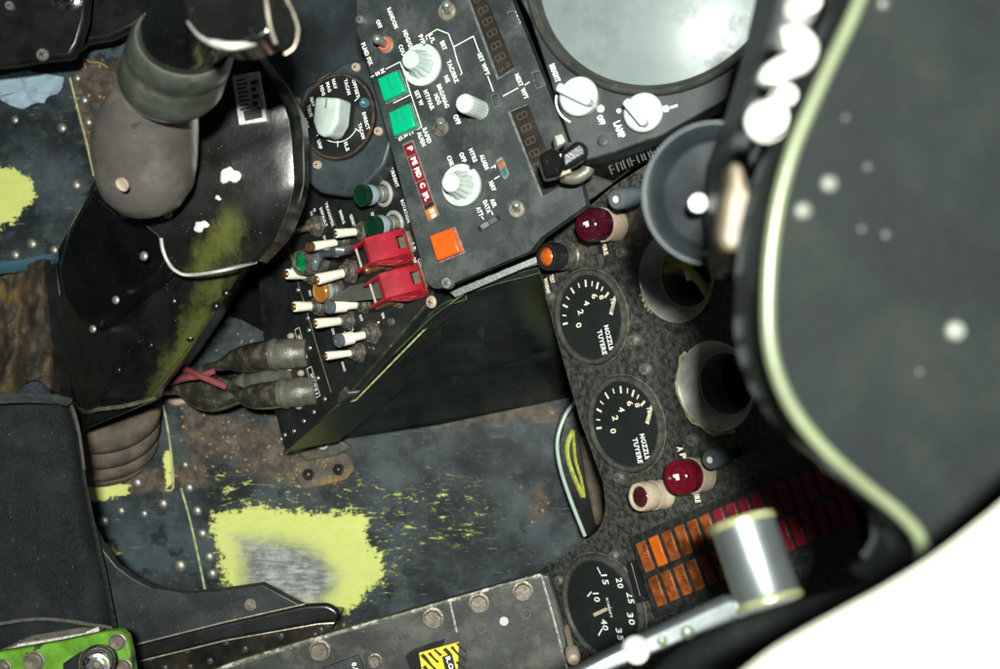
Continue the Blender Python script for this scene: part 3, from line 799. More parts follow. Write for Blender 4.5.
# ------------------------------------------------------------------ navigation panel (PA)
PA = Pl(440, 130, .245, (-.40, -.03, 1), (36, 92))
t = thing('navigation_panel', 'charcoal navigation control panel with white knobs and two green buttons', 'control panel', PA.M(440, 130))
MI = ROOTM[t.name].inverted()
def pxloop(pl, pts, r=0):
    return [tuple(pl.uv(x, y)[:2]) for x, y in pts]
PAM = Matrix.Translation(PA.o) @ Matrix((PA.u, PA.v, PA.n)).transposed().to_4x4()
def mm(px, py=130): return PA.mpp(px, py)
M_['rimgrey'] = paint('worn_grey_rim', (.10,.11,.10), .5, var=.4, vs=300)
# windows cut through the plate
W1 = [(451,-40),(468,0),(497,79.5),(514.5,68),(484,-8),(468,-50)]
W2 = [(508.5,112.5),(528,104.5),(561,186),(541,197)]
def inset(pts, f):
    cx = sum(p[0] for p in pts)/len(pts); cy = sum(p[1] for p in pts)/len(pts)
    return [(cx+(x-cx)*f, cy+(y-cy)*f) for x, y in pts]
out = poly([(360,-60),(357,4),(357,30),(376,92),(400,180),(427,284,6),(437,290,8),(530,251),(541,237),(586,205),(577,166),(563,128),(508,-10),(490,-60)])
bm = BM(); prism(bm, pxloop(PA, out), -.009, 0, PAM, [pxloop(PA, W1), pxloop(PA, W2)])
obj('face_plate', bm, M_['panel'], t, bevel=.0012, world=True)
bm = BM()
DW = []
for Wn in (W1, W2):
    bm = BM(); prism(bm, pxloop(PA, inset(Wn, 1.05)), -.006, -.0026, PAM); DW.append(obj('display_window', bm, M_['window'], t, world=True))
    a, b = (Wn[1], Wn[2]) if Wn is W1 else (Wn[0], Wn[3])
    bm = BM(); lines(bm, PA, [(a[0]+.8, a[1]), (b[0]+.8, b[1]-1)], 2.6, .0003)
    if Wn is W1: lines(bm, PA, [(497.5,79.5),(514,68.5)], 1.6, .0003)
    else: lines(bm, PA, [(509,112),(527,104.8)], 1.2, .0003)
    bm.transform(ROOTM[DW[-1].name].inverted()); obj('window_rim', bm, M_['rimgrey'], DW[-1])
bm = BM()
def digit8(bm, px, py, s=5.0, lift=-.0024, missing=()):
    M = PA.M(px, py, lift); m = PA.mpp(px, py)*s
    segs = {'a':((-.5,1),(.5,1)),'g':((-.5,0),(.5,0)),'d':((-.5,-1),(.5,-1)),'f':((-.5,0),(-.5,1)),'b':((.5,0),(.5,1)),'e':((-.5,-1),(-.5,0)),'c':((.5,-1),(.5,0))}
    for k, (p, q) in segs.items():
        if k in missing: continue
        p = Vector((p[0]*1.15, p[1]))*m; q = Vector((q[0]*1.15, q[1]))*m; d = (q-p).normalized()*m*.06; n = Vector((-d.y, d.x))
        addv(bm, [(p+d-n).to_3d(), (q-d-n).to_3d(), (q-d+n).to_3d(), (p+d+n).to_3d()], [(0,1,2,3)], M)
for x, y in ((478,-2),(483,10),(487.6,21.4),(492,33),(496,45.3),(500,57)): digit8(bm, x, y)
letters(bm, PA, [('N', 508, 64.5, 4, 5), ('S', 502, 70, 4, 5)], -.0024, bold=-.01)
bm.transform(ROOTM[DW[0].name].inverted()); obj('digits', bm, M_['digit'], DW[0]); bm = BM()
for x, y in ((522,115.6),(526.2,128),(530.3,140.7),(534.3,153),(538,166)): digit8(bm, x, y)
bm.transform(ROOTM[DW[1].name].inverted()); obj('digits', bm, M_['digit'], DW[1])
# lettering and guide lines
bm = BM()
letters(bm, PA, [('RANDOM',392.5,18,22),('OFF',379,24,8.5),('PLND FIX',367,54,24),('HDG/GS',408,39.5,20),('COU',402,50,11),('P/P',422,39.5,10),
 ('L/L',432,38.5,9),('BRT',443.5,45.5,9),('TAC/BRZ',452.6,71.5,24),('SET WPT',483.5,64,24),('RS',498,101,6.5,4.5),('NEXT',519,80,13),('WPT',524.5,93.5,11),
 ('OFF',457,119.6,10,5),('NE',447,79,7),('BRG/MAG',443,96,25),('HDG',437.6,99,11),('HT/VAR',429,100,21),('SET W',419,98,16),('RAPID',427,135.5,16),('ALIGN',421.5,139,15),
 ('CHK',450.5,161,11),('OFF',462.8,157.4,10,4.5),('HTRS',473,155.3,14),('ALIGN',484.2,161.8,15.5),('NAV',492.6,186,10,4.5),('AIR',493.5,203,8.5),('DATA',487,206.6,13),('ATT',479.7,211.5,9.5),
 ('LOAD',516.6,19,14,4.2),('S',377.6,73.6,4),('N',382.5,71,4),('C',411,133,3.5),('R',405.8,135.8,3.5),('G',400.5,138.6,3.5)])
for pts in ([(427,40),(426,36),(437,29.3),(448.4,33.7),(453.6,47),(457,60),(462,73.2),(460.5,74.8)], [(453.6,47),(473.3,36.2),(479.2,52)], [(487.6,75.9),(493.3,91.4)],
            [(503.3,96),(518,88)], [(524.7,85),(529.4,82)], [(386,69),(400.2,61.8),(421.7,127),(417,129.6)], [(393.5,103),(410.7,94.6)],
            [(374,75.5),(371,77)], [(491,168),(495.6,165.5)], [(494.5,165),(495.5,168)], [(494.5,179),(499.5,176)], [(481.6,216.5),(483.6,219.3)], [(491.6,211.5),(492.8,214.8)], [(534,80.5),(539,78)]):
    lines(bm, PA, pts, .8)
obj('lettering', bm, M_['white'], t, world=True)
bm = BM()
for cx, cy, r, a0, a1 in ((462.6,185.6,25,-1.2,1.0),):
    m = PA.mpp(cx, cy)*r; M = PA.M(cx, cy, .0004); pv = None
    for k in range(25):
        a = a0+(a1-a0)*k/24; c = Vector((m*math.cos(a), m*math.sin(a), 0)); d = Vector((m*1.02*math.cos(a), m*1.02*math.sin(a), 0))
        if pv: addv(bm, [pv[0], pv[1], d, c], [(0,1,2,3)], M)
        pv = (c, d)
obj('scale_arc', bm, M_['dimtext'], t, world=True)
# push buttons
def button(pl, parent, c4, h, mt, name='push_button', label=None, text=(), tmat=None, ring=True):
    """c4: pixel corners of the button's front face at height h"""
    M = Matrix.Translation(pl.o) @ Matrix((pl.u, pl.v, pl.n)).transposed().to_4x4()
    lp = [tuple(pl.uv(x, y, h)[:2]) for x, y in c4]
    bm = BM(); prism(bm, lp, -.001, h, M)
    o = obj(name, bm, M_[mt], parent, bevel=.0011, seg=3, world=True)
    if label: o['label'] = label
    if ring:
        bm = BM(); cx = sum(p[0] for p in lp)/4; cy = sum(p[1] for p in lp)/4
        big = [(cx+(x-cx)*1.1, cy+(y-cy)*1.1) for x, y in lp]; sm = [(cx+(x-cx)*1.02, cy+(y-cy)*1.02) for x, y in lp]
        prism(bm, big, -.0006, .0012, M, [sm]); 
        bm.transform(ROOTM[o.name].inverted())
        r_ = obj('rim', bm, M_['metal'], o)
    if text:
        bm = BM(); letters(bm, pl, text, h+.0003, bold=.0)
        bm.transform(ROOTM[o.name].inverted()); obj('engraving', bm, M_[tmat], o)
    return o
button(PA, t, [(376.5,78.5),(396,70),(405,91),(383.5,101.5)], .005, 'green', label='green INSERT button', text=[('INSERT',390.5,86,20,4)], tmat='greend')
button(PA, t, [(388,112.5),(408,103),(415.5,126),(393,136.5)], .005, 'green', label='green CHG DEST button', text=[('CHG',403,116.5,11,4),('DEST',396.5,119.5,14,4)], tmat='greend')
button(PA, t, [(429,236),(451,228),(460,251.5),(436.5,261)], .006, 'orange', label='orange FIX button', text=[('FIX',440.5,244,12,3.5)], tmat='oranged')
for c, tx in (([(507.5,13),(514,11),(520,24),(514,27)], None), ([(532,73.5),(539,71),(545,84),(537,88)], None), ([(491,96),(497,93.5),(501.5,104),(494.5,107)], None)):
    button(PA, t, c, .0012, 'panel', 'small_key', ring=True)
# caption column
cap = [(402.8,144.3),(413.6,139.8),(439.7,215.6),(429,222.4)]
lp = pxloop(PA, cap)
bm = BM(); prism(bm, lp, -.0005, .0008, PAM)
cc = obj('caption_column', bm, M_['lever'], t, world=True)
def q4(a, b, c, d, s0, s1, i0=.1, i1=.9):
    f = lambda s, r: (lerp(lerp(a[0],d[0],s), lerp(b[0],c[0],s), r), lerp(lerp(a[1],d[1],s), lerp(b[1],c[1],s), r))
    return [f(s0,i0), f(s0,i1), f(s1,i1), f(s1,i0)]
cuts = [.02,.18,.345,.505,.66,.80]
for k, tx in enumerate(('P','PE','FSD','C','IFL')):
    bm = BM(); prism(bm, pxloop(PA, q4(*cap, cuts[k]+.008, cuts[k+1]-.008)), .0006, .0016, PAM)
    o = obj('red_caption', bm, M_['redcap'], t, world=True)
bm = BM(); prism(bm, pxloop(PA, q4(*cap, .80, .855)), .0006, .0013, PAM); obj('blank_caption', bm, M_['blackink'], t, world=True)
bm = BM(); prism(bm, pxloop(PA, q4(*cap, .86, .98)), .0006, .0016, PAM); o = obj('amber_caption', bm, M_['ambercap'], t, world=True); o['label'] = 'amber NOGO caption'
bm = BM(); letters(bm, PA, [('P',410.3,148.8,4.5,5),('PE',414.1,161,7.5,5),('FSD',418,172.5,10,5),('C',422.6,185.2,5,5),('IFL',426.2,196.5,8,5),('NO GO',432.8,213.2,9,5.5)], .0019, bold=.05)
obj('caption_lettering', bm, M_['white'], t, world=True)
# little flag windows
fw = [(497,161.5),(502.5,157.6),(509.5,174.5),(504.5,179)]
bm = BM(); prism(bm, pxloop(PA, poly([(p[0],p[1],2.5) for p in inset(fw, 1.12)])), 0, .0008, PAM, [pxloop(PA, inset(fw, .8))]); obj('flag_window', bm, M_['metal'], t, world=True)
bm = BM(); prism(bm, pxloop(PA, q4(*fw, .15, .52, .12, .88)), .0001, .0005, PAM); obj('flag', bm, M_['rust'], t, world=True)
bm = BM(); prism(bm, pxloop(PA, q4(*fw, .54, .88, .12, .88)), .0001, .0005, PAM); obj('flag', bm, M_['teal'], t, world=True)
sw = [(477.5,226.5),(497.5,215),(501,219.5),(481,231.5)]
bm = BM(); prism(bm, pxloop(PA, inset(sw, 1.08)), 0, .0008, PAM, [pxloop(PA, inset(sw, .8))]); obj('flag_window', bm, M_['gauge'], t, world=True)
for a_, b_ in ((.12,.47),(.53,.88)):
    f4 = [(lerp(sw[0][0],sw[1][0],s), lerp(sw[0][1],sw[1][1],s)) for s in (a_, b_)] + [(lerp(sw[3][0],sw[2][0],s), lerp(sw[3][1],sw[2][1],s)) for s in (b_, a_)]
    bm = BM(); prism(bm, pxloop(PA, f4), .0001, .0006, PAM); obj('flag', bm, M_['lever' if a_<.3 else 'grey'], t, world=True)
# knobs: skirt disc, fluted barrel, cap
def skirt_knob(px, py, tx, ty, rp, rtip, parent, pl=PA):
    b = pl.hit(px, py, .001); tp = tip3(b, pl.n, tx, ty); h = (tp-b).length; m = pl.mpp(px, py)
    M = pl.M(px, py, .001); R = rp*m; r = rtip*m
    bm = BM()
    # a notched disc
    ring = circ(R, 56); na = 2.55 if px < 450 else 2.2
    ring = [(x*(1-(.16 if abs(math.atan2(y, x)-na) < .07 else 0)), y*(1-(.16 if abs(math.atan2(y, x)-na) < .07 else 0))) for x, y in ring]
    prism(bm, ring, 0, .0028, M)
    k = obj('knob', bm, M_['knobw'], parent, bevel=.0004, world=True)
    bm = BM(); lathe(bm, [(r*1.62,.0028),(r*1.5,.006),(r*1.18,h*.6),(r*1.05,h*.95),(r*1.0,h),(r*.9,h+.0006),(1e-5,h+.0008)], M, 96, flute=(11,.14,0,3), cap=False)
    bm.transform(ROOTM[k.name].inverted()); obj('barrel', bm, M_['knobw'], k, sharp=25)
    return k
skirt_knob(423,65.5,411,58.6,21,9,t); skirt_knob(462.6,185.6,451.5,179.5,21,9.3,t)
b = PA.hit(479.7,110); tp = tip3(b, PA.n, 465.3,101.5); h = (tp-b).length; m = PA.mpp(480,110)
bm = BM(); lathe(bm, [(9.6*m,0),(9.4*m,.001),(9.6*m,h*.5),(9.6*m,h-.0008),(9.0*m,h),(1e-5,h+.0003)], PA.M(479.7,110), 120, flute=(20,.09,1,4), cap=False)
k = obj('knob', bm, M_['knobw'], t, world=True, sharp=25)
bm = BM(); lathe(bm, [(2*m,h*.3),(2*m,h*.31)], PA.M(487,110,0), 8)
# bat toggles
def toggle(pl, parent, bx, by, tx, ty, ring='collar', rr=8.5, r1=4.6, r0=3.4, washer=None):
    m = pl.mpp(bx, by); M = pl.M(bx, by); n = pl.n
    bm = BM(); lathe(bm, [(rr*m,0),(rr*m,.0012),(rr*.86*m,.0019),(rr*.6*m,.0019),(rr*.55*m,.0003),(1e-5,.0002)], M, 32, cap=False)
    s = obj('toggle_switch', bm, M_[ring], parent, world=True)
    if washer:
        bm = BM(); lathe(bm, [(rr*.8*m,.002),(rr*.74*m,.0034),(rr*.5*m,.0034),(rr*.4*m,.0015)], M, 28, cap=False)
        bm.transform(ROOTM[s.name].inverted()); obj('washer', bm, M_[washer], s)
    b = pl.hit(bx, by, .001); tp = tip3(b, n, tx, ty)
    bm = BM(); cone(bm, b, tp, 0, 0, 20, [(r0*m,0),(r0*m,.15),(r1*m,.75),(r1*m,.9),(r1*.8*m,.98),(r1*.35*m,1.03),(1e-5,1.04)])
    bm.transform(ROOTM[s.name].inverted()); obj('lever', bm, M_['lever'], s)
    return s
toggle(PA, t, 386.5, 45, 375.5, 38, 'collar', 8.6, washer='orangering')
toggle(PA, t, 447.3, 11.5, 446, 2, 'collar', 9.5, 4.5)
toggle(PA, t, 441, 128, 440.3, 119.5, 'nut', 9.2, 4.8)
toggle(PA, t, 517.2, 209.6, 515.8, 202, 'collar', 8.4, 4.4)
# panel fixing screws
def stud(parent, pl, px, py, r=5.5, mt='metal', h=.004):
    m = pl.mpp(px, py)
    return screw(parent, pl.M(px, py, 0), r*m, h, mt)
stud(t, PA, 362.5, 21, 5); stud(t, PA, 449, 283, 6.4)

# ------------------------------------------------------------------ rotary selector unit (PR)
PR = Pl(337.7, 117, .188, (-.42, -.02, 1), (26, 96))
PRM = Matrix.Translation(PR.o) @ Matrix((PR.u, PR.v, PR.n)).transposed().to_4x4()
t = thing('rotary_selector', 'blue-grey selector unit with round black dial and large white pointer knob', 'selector', PR.M(337.7, 117))
m = PR.mpp(337, 117)
c2 = poly([(289,96,10),(348,60,8),(372,60),(392,140),(384,166,6),(354,197,10),(318,193,8),(303,176,6)])
bm = BM(); prism(bm, pxloop(PR, c2), -.025, 0, PRM, [circ(43*m, 48)])
obj('housing', bm, M_['blueplate'], t, bevel=.003, seg=3, world=True)
bm = BM(); lathe(bm, [(1e-5,-.0012),(39.6*m,-.0012),(40.2*m,.0002),(42.6*m,.0004),(43.2*m,-.003)], PR.M(337.7,116.8), 64, cap=False)
obj('dial', bm, M_['gauge'], t, world=True, sharp=20)
bm = BM(); lathe(bm, [(39.9*m,.0002),(40.4*m,.0012),(42.2*m,.0012),(42.8*m,.0002)], PR.M(337.7,116.8), 64, cap=False)
obj('dial_ring', bm, paint('rusty_ring', (.06,.035,.02), .6, var=.5, vs=300), t, world=True)
bm = BM()
letters(bm, PR, [('OFFSET',355.8,88.5,19),('TACAN',347.3,87,16),('NAV',334.5,84,10),('MAG',328.6,87,10),('HDG',322.6,90.5,10),('NAV',312.5,102,9),('TRUE',309.7,111,12),('HDG',306.5,123.5,10),
                 ('UHF',319.6,144.5,9),('ILS',346.7,146.5,9),('DIRECT',366,121,18),('TACAN',361.5,131,16)], -.0008, h=3.6)
Md = PR.M(337.7,116.8,-.0008); pv = None
for k in range(30):
    a = -1.25+1.95*k/29; rr = 25*m
    c = Vector((rr*math.cos(a), rr*math.sin(a), 0)); d = c*1.03
    if pv: addv(bm, [pv[0], pv[1], d, c], [(0,1,2,3)], Md)
    pv = (c, d)
for a in (-1.25, -.3, .7, 1.9):
    for w in (0,):
        c = Vector((math.cos(a), math.sin(a), 0)); s = Vector((-c.y, c.x, 0))*m*.4
        addv(bm, [c*24*m-s, c*30*m-s, c*30*m+s, c*24*m+s], [(0,1,2,3)], Md)
obj('lettering', bm, M_['white'], t, world=True)
# pointer knob: a bar with rounded top on a round base
h = .0155
bm = BM(); Mk = PR.M(338.5,118,0,-.42)
lp = [(-16*m,-13*m),(8*m,-13*m),(20*m,-7*m),(22*m,0),(20*m,7*m),(8*m,13*m),(-16*m,13*m)]
lp = [(x*1.02, y*1.1) for x, y in lp]
prism(bm, lp, .0, h, Mk)
k = obj('pointer_knob', bm, M_['knobw'], t, bevel=.0022, seg=4, world=True)
bm = BM(); box(bm, (-10*m, 0, h+.0002), (9*m, .8*m, .0004), Mk); bm.transform(ROOTM[k.name].inverted()); obj('index_line', bm, M_['blackink'], k)
bm = BM(); lathe(bm, [(5.2*m,-.001),(5.2*m,.0012),(4.4*m,.002),(3.6*m,.0018),(3*m,.0035),(1e-5,.0045)], PR.M(364.8,103,-.0008), 24, cap=False)
obj('indicator_lamp', bm, flat('blue_grey_lens', (.06,.14,.17), .2, coat=1), t, world=True)
for x, y in ((356.6,67.5),(297.5,101.5),(379,131.5),(318,165)): screw(t, PR.M(x, y, 0, x), 4.6*m, .0022, 'ceramic')
# stand-off screw between housing and wall
# ------------------------------------------------------------------ side switch panel (PB)
PB = Pl(400, 250, .188, (-.66, -.07, .75), (24, 75))
PBM = Matrix.Translation(PB.o) @ Matrix((PB.u, PB.v, PB.n)).transposed().to_4x4()
t = thing('side_console', 'black side panel crowded with ivory toggles and two red guarded switches', 'control panel', PB.M(360, 300))
sp = t
out = [(255,235),(262,330),(272,400),(285,452),(345,400),(431,300),(440,262),(400,150),(330,150),(280,190)]
bm = BM(); prism(bm, pxloop(PB, out), -.05, 0, PBM)
obj('face_plate', bm, M_['blackp'], t, bevel=.0008, world=True)
# printed surround, engraved lines, lettering
bm = BM()
lines(bm, PB, [(305,305),(318,350),(331,392)], 1.6, .0006); lines(bm, PB, [(287,240),(300,290),(306,308)], 1.3, .0006)
lines(bm, PB, [(396,160),(412,205),(434,288)], .7, .0004); lines(bm, PB, [(327,203),(337,228)], .6, .0004)
obj('panel_joint', bm, M_['collar'], t, world=True)
bm = BM()
letters(bm, PB, [('CURRENT',394,176,24,4.4),('ROTATION',405.5,211,24,4.4),('STORE',389.5,164,8,3),('IGNITION',374,219,14,4),('GENRTR',353,222,16,4),('EMERG',342,217,14,3.6),
  ('TRANSFER',329.5,214.5,26,3.6),('DEFAULT',323.5,217,20,3.6),('O',314.5,210,3.5,3.5),('N',311.5,213.5,3.5,3.5),('ON',324.5,238,5,3.2),('ON',361,267.5,6,3.4),('OFF',361,318,6.5,3.6),
  ('L.P.',414,247,8,4),('COCKS',421,266,15,4.4),('OPEN',415.5,263,12,4),('ON',383,315.5,5.5,3.6),('A',378.5,322.5,3.5,3.6),('O',352.3,329,3.5,3.4),('T',344,333,3,3.4),('OMC',343.5,366.5,10,3.2),('ON',333,331,7,3.2),('ARM',335.5,306,6,3),('GEN',310,293,6,3)], .0006)
lines(bm, PB, [(371,345),(374,349)], .6); lines(bm, PB, [(369,347.5),(375,345)], .6)
obj('lettering', bm, M_['white'], t, world=True)
for c0, c1, tx in (((297,329),(305,359),'SKT 1'),((309,368),(318,397),'SKT 2')):
    bm = BM(); dx = 3.2
    lines(bm, PB, [(c0[0]-dx*.4-1,c0[1]+1),(c0[0]+dx-1,c0[1]-1.5),(c1[0]+dx-1,c1[1]-1.5),(c1[0]-dx*.4-1,c1[1]+1)], .6, .0006, True)
    s = [('X1021', (c0[0]+c1[0])/2+.6, (c0[1]+c1[1])/2+1, 22, 3.4)]
    letters(bm, PB, s, .0006); obj('socket_label', bm, M_['white'], t, world=True)
# lit push switches
def lens_lamp(pl, bx, by, fx, fy, r, mats, parent, ring=1.15):
    """mats: (lens, band, body, base)"""
    b = pl.hit(bx, by); tp = tip3(b, pl.n, fx, fy); h = (tp-b).length; m = pl.mpp(bx, by); ax = axisM(b, tp); R = r*m
    bm = BM(); lathe(bm, [(R*.8,0),(R*.8,h*.25),(R*.7,h*.27),(R*.7,h*.42),(R*.86,h*.5)], ax, 36)
    s = obj('push_light', bm, M_[mats[2]], parent, world=True)
    for nm, mt, pr in (('base_ring', mats[3], [(R*1.25,0),(R*1.25,.001),(R*1.1,.0016),(R*.9,.0014)]),
                       ('band', mats[1], [(R*.86,h*.46),(R*.99,h*.55),(R*.99,h*.76),(R*.9,h*.77)]),
                       ('lens', mats[0], [(R*1.0,h*.76),(R*1.02,h*.96),(R*.95,h),(R*.82,h*1.0),(R*.78,h*.965),(1e-5,h*.96)])):
        bm = BM(); lathe(bm, pr, ax, 40, cap=False); bm.transform(ROOTM[s.name].inverted()); obj(nm, bm, M_[mt], s)
    return s
lens_lamp(PB, 384,193.6, 360,195.8, 10.6, ('dkgreen','bluering','metal','alu'), t)
lens_lamp(PB, 395,223.5, 371,227, 10.6, ('dkgreen','bluering','metal','alu'), t)
lens_lamp(PB, 336,289.6, 319,292, 10.5, ('amberlens','bluering','metal','nut'), t)
b = PB.hit(322,262); tp = tip3(b, PB.n, 299.5,262.8); ax = axisM(b, tp); h = (tp-b).length; m = PB.mpp(322,262)
bm = BM(); lathe(bm, [(11.5*m,0),(11.5*m,h*.3),(13*m,h*.34),(13*m,h*.8),(12*m,h),(9.6*m,h),(9.2*m,h*.95)], ax, 72, flute=(36,.06,2,3), cap=False)
s = obj('green_indicator', bm, M_['nut'], t, world=True)
bm = BM(); lathe(bm, [(9.4*m,h*.93),(7*m,h*1.0),(3*m,h*1.05),(1e-5,h*1.06)], ax, 24, cap=False); bm.transform(ROOTM[s.name].inverted()); obj('lens', bm, M_['gem'], s)
# sleeved toggle levers on nuts
def ivory(bx, by, tx, ty, s0=.35, tipm='brass', slv='ivory', rn=11, big=None, r=4.6, bare='metal'):
    b = PB.hit(bx, by); tp = tip3(b, PB.n, tx, ty); m = PB.mpp(bx, by); M = PB.M(bx, by)
    bm = BM(); prism(bm, circ(rn*m, 6), 0, .0022, M); lathe(bm, [(rn*.78*m,.002),(rn*.78*m,.0042),(rn*.55*m,.0046),(rn*.5*m,.0085),(rn*.3*m,.009)], M, 28)
    s = obj('toggle_switch', bm, M_['nut'], sp, bevel=.0003, world=True); I = ROOTM[s.name].inverted()
    d = tp-b
    bm = BM(); cone(bm, b, b+d*(s0+.1), 2.6*m, 2.6*m, 14); bm.transform(I); obj('lever', bm, M_[bare], s)
    a, e = b+d*s0, tp
    bm = BM()
    if big:
        cone(bm, a, a+(e-a)*.42, 3.9*m, 4.6*m, 20); cone(bm, a+(e-a)*.45, e-(e-a)*.12, 6.4*m, 6.4*m, 24)
        bm.transform(I); obj('sleeve', bm, M_[slv], s)
        bm = BM(); cone(bm, e-(e-a)*.14, e, 0, 0, 24, [(6.7*m,0),(6.9*m,.3),(6.2*m,.9),(3*m,1),(2.4*m,.8),(1e-5,.8)]); bm.transform(I); obj('tip', bm, M_['grey'], s)
    else:
        cone(bm, a, e, 0, 0, 22, [(r*.8*m,0),(r*.86*m,.3),(r*m,.85),(r*.96*m,.97),(r*.7*m,1)]); bm.transform(I); obj('sleeve', bm, M_[slv], s)
        bm = BM(); M2 = axisM(e, e+d); ball(bm, (0,0,-.0002), r*.72*m, 16, .8, M2); bm.transform(I); obj('tip', bm, M_[tipm], s)
    return s
ivory(318,226,286,232, .42, 'tan', 'tan', 12, r=4.2)
ivory(365,231,335.5,233.5, .22)
x = ivory(345,241,312,246.6, .3, 'brass', 'ivory', 9)
bm = BM(); b = PB.hit(345,241); tp = tip3(b, PB.n, 308,247.3); d = tp-b; cone(bm, b+d*.72, tp, 4.1*PB.mpp(320,245), 4.3*PB.mpp(320,245), 18); bm.transform(ROOTM[x.name].inverted()); obj('tip', bm, M_['brass'], x)
ivory(314,275.5,286.5,274, .28, r=5.2)
ivory(352,271,317,279.5, .25, r=5.6, rn=13)
ivory(320,305.6,294,306.8, .25, r=5.2)
ivory(365,304,327.5,307, .2, big=True, rn=10)
ivory(349,320,315.5,323.6, .26, r=5.0)
ivory(374,332.6,337,341, .3, big=True, rn=12, bare='chrome')
ivory(360,352,326,356, .28, r=4.2)
ivory(392,264,366,270.5, .2, 'brass', 'brass', 9, r=4.4); ivory(400,300,376,305, .2, 'brass', 'brass', 9, r=4.6)
# round base under the lower switch
bm = BM(); m = PB.mpp(371,333); lathe(bm, [(15*m,0),(15*m,.0008),(13.6*m,.0012),(13*m,.0004)], PB.M(371.5,332.5), 40)
obj('base_disc', bm, M_['gauge'], t, world=True)
# grey hook cover over two of the toggles
b = PB.hit(352,262)
bm = BM(); tube(bm, [PB.hit(358,248,.006), PB.hit(338,252,.03), tip3(PB.hit(338,256), PB.n, 322,254), tip3(PB.hit(336,262), PB.n, 316,262), tip3(PB.hit(334,266), PB.n, 315,270)], [.004,.0034,.003,.0028,.002], 12, flat=.6)
o = obj('guard_hook', bm, M_['grey'], t, world=True)
bm = BM()
pts = [tip3(PB.hit(374,288), PB.n, 329.5,300), tip3(PB.hit(372,276), PB.n, 351,286), PB.hit(378,280,.02), PB.hit(384,288,.014), PB.hit(386,298,.012), tip3(PB.hit(376,296), PB.n, 355,301)]
vs = [bm.verts.new(p) for p in pts]; bm.faces.new(vs); bmesh.ops.solidify(bm, geom=bm.faces[:], thickness=.002)
obj('flap', bm, M_['black'], t, world=True, bevel=.0005)
# red guards, profile in (v, n)
def red_guard(px, py, lab, S=1.0):
    m = PB.mpp(px, py); M = PB.M(px, py)   # hinge point
    g = thing('switch_guard', lab, 'switch guard', M, 'red switch guards on the side panel')
    w = 13.0*m
    prof = [(6*m,2*m),(10*m,10*m),(7*m,19*m),(0*m,29*m),(-8*m,39*m),(-13*m,41*m),(-17*m,38*m),(-17*m,28*m),(-8*m,16*m),(0,4*m)]
    # shell: top plate following the upper profile + two cheeks
    bm = BM(); th = 1.6*m
    up = [(9*m,1*m),(12*m,9*m),(9*m,18*m),(2*m,28*m),(-6*m,38*m),(-10*m,41.5*m),(-14*m,41*m),(-16.5*m,37*m)]
    rows = []
    for (v, n) in up:
        rows.append([bm.verts.new((u, v, n)) for u in (-w, -w*.5, w*.5, w)])
    for i, (a, b_) in enumerate(zip(rows, rows[1:])):
        for k in range(3):
            if i == 1 and k == 1: continue   # the cut-out at the back
            bm.faces.new((a[k], a[k+1], b_[k+1], b_[k]))
    for sgn in (0, 3):
        inner = [(7*m,-1*m),(2*m,6*m),(-6*m,19*m),(-15*m,31*m)]
        vi = [bm.verts.new((rows[0][sgn].co.x*fl_, v, n)) for (v, n), fl_ in zip(inner, (1.35,1.5,1.4,1.1))]
        loop = [r_[sgn] for r_ in rows] + list(reversed(vi))
        bm.faces.new(loop)
    bmesh.ops.recalc_face_normals(bm, faces=bm.faces)
    bmesh.ops.solidify(bm, geom=bm.faces[:], thickness=th)
    obj('cover', bm, M_['guard'], g, bevel=.0006)
    for sgn in (-1, 1):
        bm = BM(); u0 = sgn*(w-1.2*m)
        lp = [(-12*m,40*m),(-12*m,31*m),(-34*m,33*m),(-38*m,36*m),(-37*m,40*m),(-33*m,41.5*m)]
        vs = [bm.verts.new((u0-1.3*m, v, n)) for v, n in lp]; v2 = [bm.verts.new((u0+1.3*m, v, n)) for v, n in lp]; k_ = len(lp)
        bm.faces.new(vs); bm.faces.new(list(reversed(v2)))
        for i in range(k_): bm.faces.new((vs[i], vs[(i+1)%k_], v2[(i+1)%k_], v2[i]))
        obj('arm', bm, M_['guard'], g, bevel=.0005)
    bm = BM(); tube(bm, [(-w, -31*m, 36*m), (w, -31*m, 36*m)], 1.3*m, 10, 1); obj('cross_pin', bm, M_['ceramic'], g)
    bm = BM(); tube(bm, [(-w*1.05, 8*m, 3.5*m), (w*1.05, 8*m, 3.5*m)], 2.2*m, 10, 1); box(bm, (0, 4*m, 1.2*m), (w*1.7, 16*m, 2.4*m)); obj('hinge', bm, M_['collar'], g)
    return g
red_guard(405,246,'upper red flip-up switch guard with a yellow-worn front edge'); red_guard(419,281,'lower red flip-up switch guard nearest the orange square button')
for x, y, r in ((432,302,6.5),(392,322,4.5)):
    screw(t, PB.M(x, y, 0, .4), r*PB.mpp(x, y), .002, 'ceramic' if r > 5 else 'nut')
sc_ = None
for x, y in ((292,269),(298,290),(308,318),(310,348),(318,378),(325,399),(314,412),(304,421),(294,431),(285,435),(281,439),(309,330)):
    bm = screw_bm(2.3*PB.mpp(x, y), .0008)
    if sc_ is None: bm.transform(Matrix.Identity(4)); sc_ = o = obj('rivet', bm, M_['lever'], t, M=ROOTM[t.name].inverted() @ PB.M(x, y, 0))
    else: o = sc_.copy(); COL.objects.link(o); o.matrix_basis = ROOTM[t.name].inverted() @ PB.M(x, y, 0)
for x, y in ((292,336),(298,359),(290,368),(302,373),(309,397),(300,406),(288,345)):
    bm = BM(); m = PB.mpp(x, y); lathe(bm, [(3.2*m,0),(3.2*m,.0018),(2.2*m,.003),(1e-5,.0034)], PB.M(x, y), 16, cap=False)
    obj('socket_screw', bm, M_['ceramic'], t, world=True)
